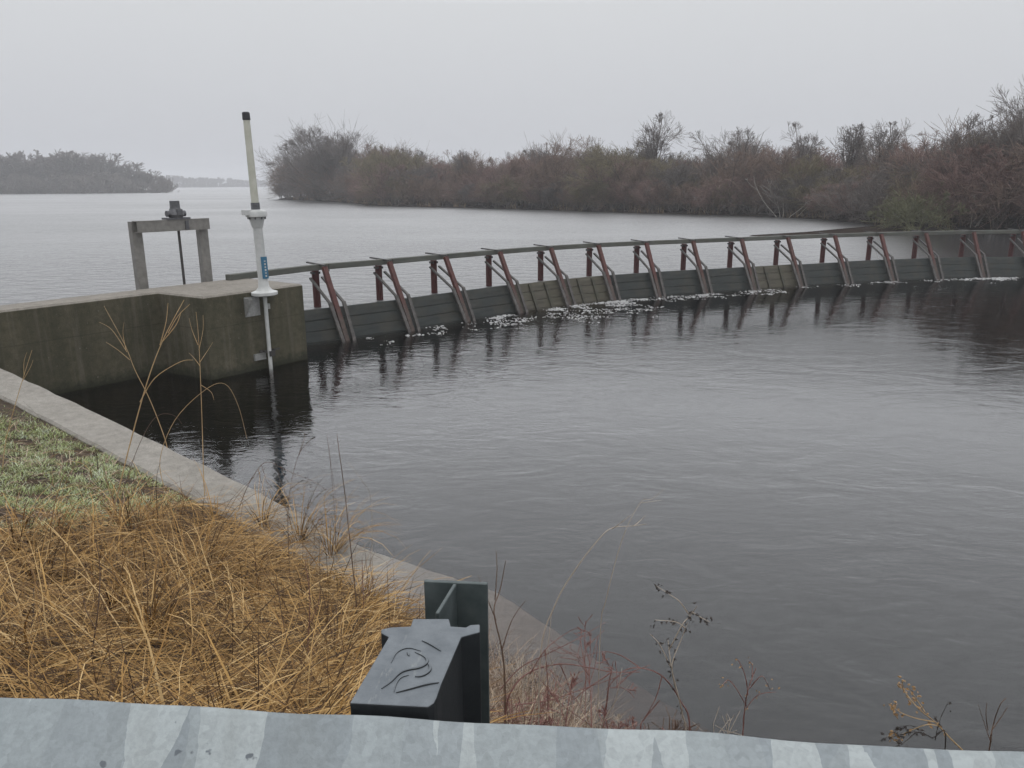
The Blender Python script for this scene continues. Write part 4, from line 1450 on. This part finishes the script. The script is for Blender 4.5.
# skyline of the thicket in the photograph, to size the shrubs
SKY = [(275, 185), (290, 160), (315, 140), (335, 133), (360, 146), (420, 152), (470, 158), (520, 150), (580, 146), (640, 146), (700, 150), (730, 140), (790, 138), (840, 142), (880, 136), (920, 140), (955, 132), (985, 118), (1010, 110), (1040, 106), (1200, 100)]


def skyline(px):
    for (x0, y0), (x1, y1) in zip(SKY[:-1], SKY[1:]):
        if px <= x1:
            return y0 + (y1 - y0) * max(0, px - x0) / (x1 - x0)
    return SKY[-1][1]


protos = {}
KIND = {'red': (M['twig_red'], 'reddish leafless shrub'), 'brown': (M['twig_brown'], 'brown leafless shrub'), 'olive': (M['twig_olive'], 'olive tinted leafless shrub'), 'grey': (M['twig_grey'], 'grey leafless shrub')}
seed = 100
for kind in KIND:
    for v in range(3 if kind in ('red', 'brown') else 2):
        seed += 1
        protos[kind, v] = dict(tm=KIND[kind][0], bm=M['bark'], seed=seed, height=6.0, spread=1.0, nstem=12, dens=0.95, tip=0.012, gnarl=0.24)
first = {}
rows = [(0.7, 2.3, 0.55, 'in the front row of the thicket at the water'), (2.6, 2.6, 0.80, 'in the second row of the thicket'), (5.5, 3.2, 0.93, 'in the middle of the thicket'), (10.0, 4.2, 1.0, 'in the back row of the thicket')]
for ri, (off, gap, hf, where) in enumerate(rows):
    s = rnd.uniform(0, 1.5)
    while s < sl_[-1]:
        q = shore_at(s)
        away = Vector((q.x, q.y, 0)).normalized()
        side = shore_at(min(sl_[-1], s + 0.5)) - shore_at(max(0, s - 0.5))
        nrm = Vector((side.y, -side.x, 0)).normalized()
        if nrm.dot(away) < 0: nrm = -nrm
        pos = q + (nrm * 0.5 + away * 0.5).normalized() * (off + rnd.uniform(-0.5, 0.8))
        px, py = proj(pos)
        f = pos.y * CP + (CAMZ - LAKE_Z) * SP
        htop = (py - skyline(px)) / FPX * f
        hh = htop * hf * rnd.uniform(0.78, 1.06)
        hh = min(hh, 13)
        u = rnd.random()
        if px < 372: kind = 'grey' if u < 0.45 else ('red' if u < 0.62 else 'brown')
        elif px < 640: kind = 'red' if u < 0.42 else ('brown' if u < 0.7 else ('olive' if u < 0.88 else 'grey'))
        else: kind = 'brown' if u < 0.38 else ('red' if u < 0.68 else ('olive' if u < 0.84 else 'grey'))
        if ri == 3 and u > 0.3: kind = 'grey'
        v = rnd.randrange(3 if kind in ('red', 'brown') else 2)
        lab = KIND[kind][1] + ' ' + where
        grp = KIND[kind][1] + 's ' + where
        wide = rnd.uniform(0.85, 1.25) * max(0.55, min(1.15, hh / 6.5 + 0.15))
        sc = (wide, wide, hh / 6.0)
        loc = Vector((pos.x, pos.y, LAKE_Z + 0.1))
        if not (off > 6 and px < 372) and px < 1180:
            if (kind, v) not in first:
                kw = protos[kind, v]
                first[kind, v] = tree('bare_shrub', loc, lab, 'shrub', grp, **kw)
                first[kind, v].rotation_euler = (0, 0, rnd.uniform(0, 6.3)); first[kind, v].scale = sc
            else:
                copy_tree(first[kind, v], loc, rnd.uniform(0, 6.3), sc, lab, grp)
        near = min(1.0, max(0.45, (q.y - 30) / 60))
        s += gap * rnd.uniform(0.75, 1.25) * (0.8 + 0.9 * max(0, (q.y - 80) / 55))


def stand(px, water_y, extra, top_y):
    """foot and height of a single tree seen at px, extra metres behind the shoreline"""
    q = at(px, water_y, LAKE_Z)
    q = q * ((q.xy.length + extra) / q.xy.length); q.z = LAKE_Z + 0.1
    px2, py2 = proj(q)
    f = q.y * CP + (CAMZ - LAKE_Z) * SP
    return q, (py2 - top_y) / FPX * f


def single(px, wy, extra, ty, label, name='bare_tree', cat='tree', tm='twig_grey', bm='bark', **kw):
    q, h = stand(px, wy, extra, ty)
    kw.setdefault('nstem', 5); kw.setdefault('spread', 0.8)
    return tree(name, q, label, cat, 'single trees along the far shore', M[tm], M[bm], height=h, **kw)


single(338, 202, 3, 128, 'wide grey willow bush at the tip of the thicket, branches spreading low over the lake', 'willow_bush', 'willow', 'twig_grey', seed=31, nstem=18, spread=1.25, lean=(-0.22, 0), dens=1.08, tip=0.016, gnarl=0.2, up=0.04)
single(318, 201, 1, 150, 'smaller grey bush leaning out at the very end of the thicket', 'willow_bush', 'willow', 'twig_grey', seed=32, nstem=9, spread=1.5, lean=(-0.8, 0), dens=0.8, tip=0.02, gnarl=0.2, up=0.05)
single(385, 206, 4, 148, 'rounded olive bush beside the willow at the thicket tip', 'bare_shrub', 'shrub', 'twig_olive', seed=33, nstem=14, spread=1.0, tip=0.018)
single(653, 213, 6, 119, 'lone tall tree with a round fan crown above the thicket', seed=81, nstem=9, spread=0.50, trunk=4.0, dens=0.85, tip=0.014, gnarl=0.12, up=0.03)
single(546, 210, 5, 140, 'small round topped tree above the middle of the thicket', seed=82, nstem=9, spread=0.88, trunk=3.4, dens=0.72, gnarl=0.15, tip=0.011)
single(463, 208, 5, 150, 'small round grey tree breaking the skyline left of centre', seed=88, nstem=9, spread=0.88, trunk=2.8, dens=0.72, gnarl=0.15, tip=0.012)
single(596, 211, 5, 139, 'spindly twin topped tree left of the lone tall tree', seed=83, nstem=7, spread=0.6, trunk=2.5, dens=0.75, gnarl=0.15, tip=0.014)
single(742, 216, 4, 128, 'dark flat topped tree right of the lone tall tree', seed=84, nstem=10, spread=1.50, trunk=2.6, dens=0.72, gnarl=0.2, tip=0.011, up=0.02)
single(797, 218, 4, 127, 'dark tree with a dense knot of twigs at its top', seed=85, nstem=9, spread=0.94, trunk=3.0, dens=0.72, gnarl=0.18, tip=0.011)
single(842, 221, 4, 130, 'thin forked tree above the olive shrubs', seed=80, nstem=8, spread=0.8, trunk=2.6, dens=0.75, gnarl=0.16, tip=0.012)
single(876, 223, 4, 126, 'spreading bare tree behind the green willow', seed=86, nstem=9, spread=0.9, trunk=2.6, dens=0.8, gnarl=0.18, tip=0.012)
single(960, 230, 3, 120, 'leaning dark bare tree near the edge of the view', seed=87, nstem=10, spread=0.8, lean=(-0.15, 0), trunk=1.4, dens=0.85, gnarl=0.18, tip=0.011)
single(1008, 232, 3, 100, 'tallest dark bare tree at the edge of the view', seed=89, nstem=12, spread=0.95, trunk=1.2, dens=0.9, gnarl=0.18, tip=0.011)
single(915, 229, -1.2, 178, 'yellow green willow bush drooping over the mud', 'green_willow', 'willow', 'twig_green', 'twig_green', seed=61, nstem=14, spread=1.7, dens=0.85, tip=0.011, up=-0.05, gnarl=0.2)
single(783, 218, 0.3, 172, 'pale dead branches sprawling at the thicket edge', 'dead_tree', 'dead tree', 'bark_pale', 'bark_pale', seed=71, nstem=5, spread=2.2, dens=0.35, tip=0.018, gnarl=0.3)
single(968, 230, 0.2, 172, 'pale broken snag at the thicket edge, right of the green willow', 'dead_tree', 'dead tree', 'bark_pale', 'bark_pale', seed=72, nstem=3, spread=1.2, dens=0.3, tip=0.018, gnarl=0.3)
single(712, 215, 0.3, 188, 'low pale dead bush at the waterline', 'dead_tree', 'dead tree', 'bark_pale', 'bark_pale', seed=73, nstem=4, spread=1.8, dens=0.4, tip=0.016, gnarl=0.3)

# tan reeds along the waterline
rt_, ph_, el_, dr_, le_, wi_ = [], [], [], [], [], []
for _ in range(2600):
    s = rnd.uniform(8, sl_[-1])
    if vnoise(s * 0.33, s * 0.05 + 1) < 0.05: continue
    q = shore_at(s); away = Vector((q.x, q.y, 0)).normalized()
    q = q + away * rnd.uniform(-0.3, 1.0)
    rt_.append((q.x, q.y, LAKE_Z)); ph_.append(rnd.uniform(-3.1, 3.1)); el_.append(R(rnd.uniform(55, 88))); dr_.append(R(rnd.uniform(0, 90))); le_.append(rnd.uniform(0.4, 1.2)); wi_.append(rnd.uniform(0.015, 0.03))
o = blades('shore_reeds', rt_, ph_, el_, dr_, le_, np.array(wi_), M['reed'], 3)
tag(o, 'tan dead reeds along the waterline of the thicket', 'reeds', kind='stuff')

# ------------------------------------------------------------------ far woods across the lake, one hazy mass each


def wood(name, label, pts, top, depth_rows, step, seedbase, tip):
    segs = []
    trees_ = [grow(seedbase + k, 1.0, 0.8, 9, tip=0.0016 * tip, dens=0.72, gnarl=0.16, twigk=0.8, trunk=0.22, up=0.03) for k in range(4)]
    brush = [grow(seedbase + 50 + k, 1.0, 1.3, 10, tip=0.0022 * tip, dens=0.60, gnarl=0.2, twigk=0.7, up=0.03) for k in range(3)]
    for a, b, ha, hb in pts:
        n = max(1, int((b - a).length / step))
        for i in range(n):
            for rr_ in range(depth_rows):
                f = (i + rnd.uniform(0, 1)) / n
                q = a.lerp(b, f); q = q * (1 + 0.03 * rr_ + rnd.uniform(0, 0.02))
                h = (ha + (hb - ha) * f) * rnd.uniform(0.75, 1.0)
                kind = trees_ if rr_ == 1 else brush
                if rr_ == 0: h *= 0.78
                L, T = kind[rnd.randrange(len(kind))]
                S = np.concatenate([L, T]).copy()
                S = S[(S[:, 5] < 1.0) & (np.hypot(S[:, 3], S[:, 4]) < 0.8)]
                an = rnd.uniform(0, 6.3); c, s_ = math.cos(an), math.sin(an)
                for o in (0, 3):
                    x_, y_ = S[:, o].copy(), S[:, o + 1].copy()
                    S[:, o] = (x_ * c - y_ * s_) * h + q.x
                    S[:, o + 1] = (x_ * s_ + y_ * c) * h + q.y
                    S[:, o + 2] = S[:, o + 2] * h + LAKE_Z
                S[:, 6:8] *= h
                segs.append(S)
    o = seg_mesh(name, np.concatenate(segs), M['twig_grey'], None, 3)
    return tag(o, label, 'wood', kind='stuff')


fa, fb = at(-160, 190.5, LAKE_Z), at(166, 190.2, LAKE_Z)
fa = fa * (330 / fa.xy.length); fb = fb * (310 / fb.xy.length)
fa.z = fb.z = LAKE_Z
fmid = fa.lerp(fb, 0.8)
wood('far_wood', 'hazy grey wood across the lake, the nearer of two', [(fa, fmid, 16.5, 15.0), (fmid, fb, 14.0, 8.0)], 0, 3, 3.0, 300, 5.5)
ga_, gb_ = at(100, 189, LAKE_Z), at(300, 188, LAKE_Z)
ga_ = ga_ * (760 / ga_.xy.length); gb_ = gb_ * (1000 / gb_.xy.length)
ga_.z = gb_.z = LAKE_Z
wood('farther_wood', 'faint low wood almost lost in the mist across the lake', [(ga_, gb_, 14.0, 7.0)], 0, 2, 7.0, 400, 9.0)
# low land under the far woods
for a, b in ((fa, fb), (ga_, gb_)):
    V = [a * 0.998, b * 0.998, b * 1.25, a * 1.25]
    o = raw('far_shore', [(v.x, v.y, LAKE_Z + z) for v, z in zip(V, (-0.3, -0.3, 0.8, 0.8))], [(0, 1, 2, 3)], M['peat'])
    tag(o, kind='structure')

# ------------------------------------------------------------------ mist
hz, nt, out = mat('pale_haze')
pv = N(nt, 'ShaderNodeVolumePrincipled')
pv.inputs['Color'].default_value = (0.96, 0.97, 1.0, 1)
pv.inputs['Density'].default_value = 0.0011
pv.inputs['Anisotropy'].default_value = 0.2
nt.links.new(pv.outputs[0], out.inputs['Volume'])
o = MB().hexa([Vector(q) for q in ((-1200, -60, -2.7), (1200, -60, -2.7), (1200, 1560, -2.7), (-1200, 1560, -2.7))],
              [Vector(q) for q in ((-1200, -60, 24), (1200, -60, 24), (1200, 1560, 24), (-1200, 1560, 24))]).build('haze', hz)
tag(o, 'pale winter mist over the lake', 'haze', kind='stuff')

# ------------------------------------------------------------------ render settings
scene.view_settings.view_transform = 'Standard'
scene.view_settings.look = 'None'
scene.view_settings.exposure = 0.0
scene.view_settings.gamma = 1.0
scene.view_settings.use_curve_mapping = False
scene.render.engine = 'CYCLES'
c = scene.cycles
c.use_denoising = True
c.max_bounces = 8
c.diffuse_bounces = 3
c.glossy_bounces = 3
c.transmission_bounces = 4
c.transparent_max_bounces = 12
c.volume_bounces = 2
c.use_adaptive_sampling = True
c.adaptive_threshold = 0.02
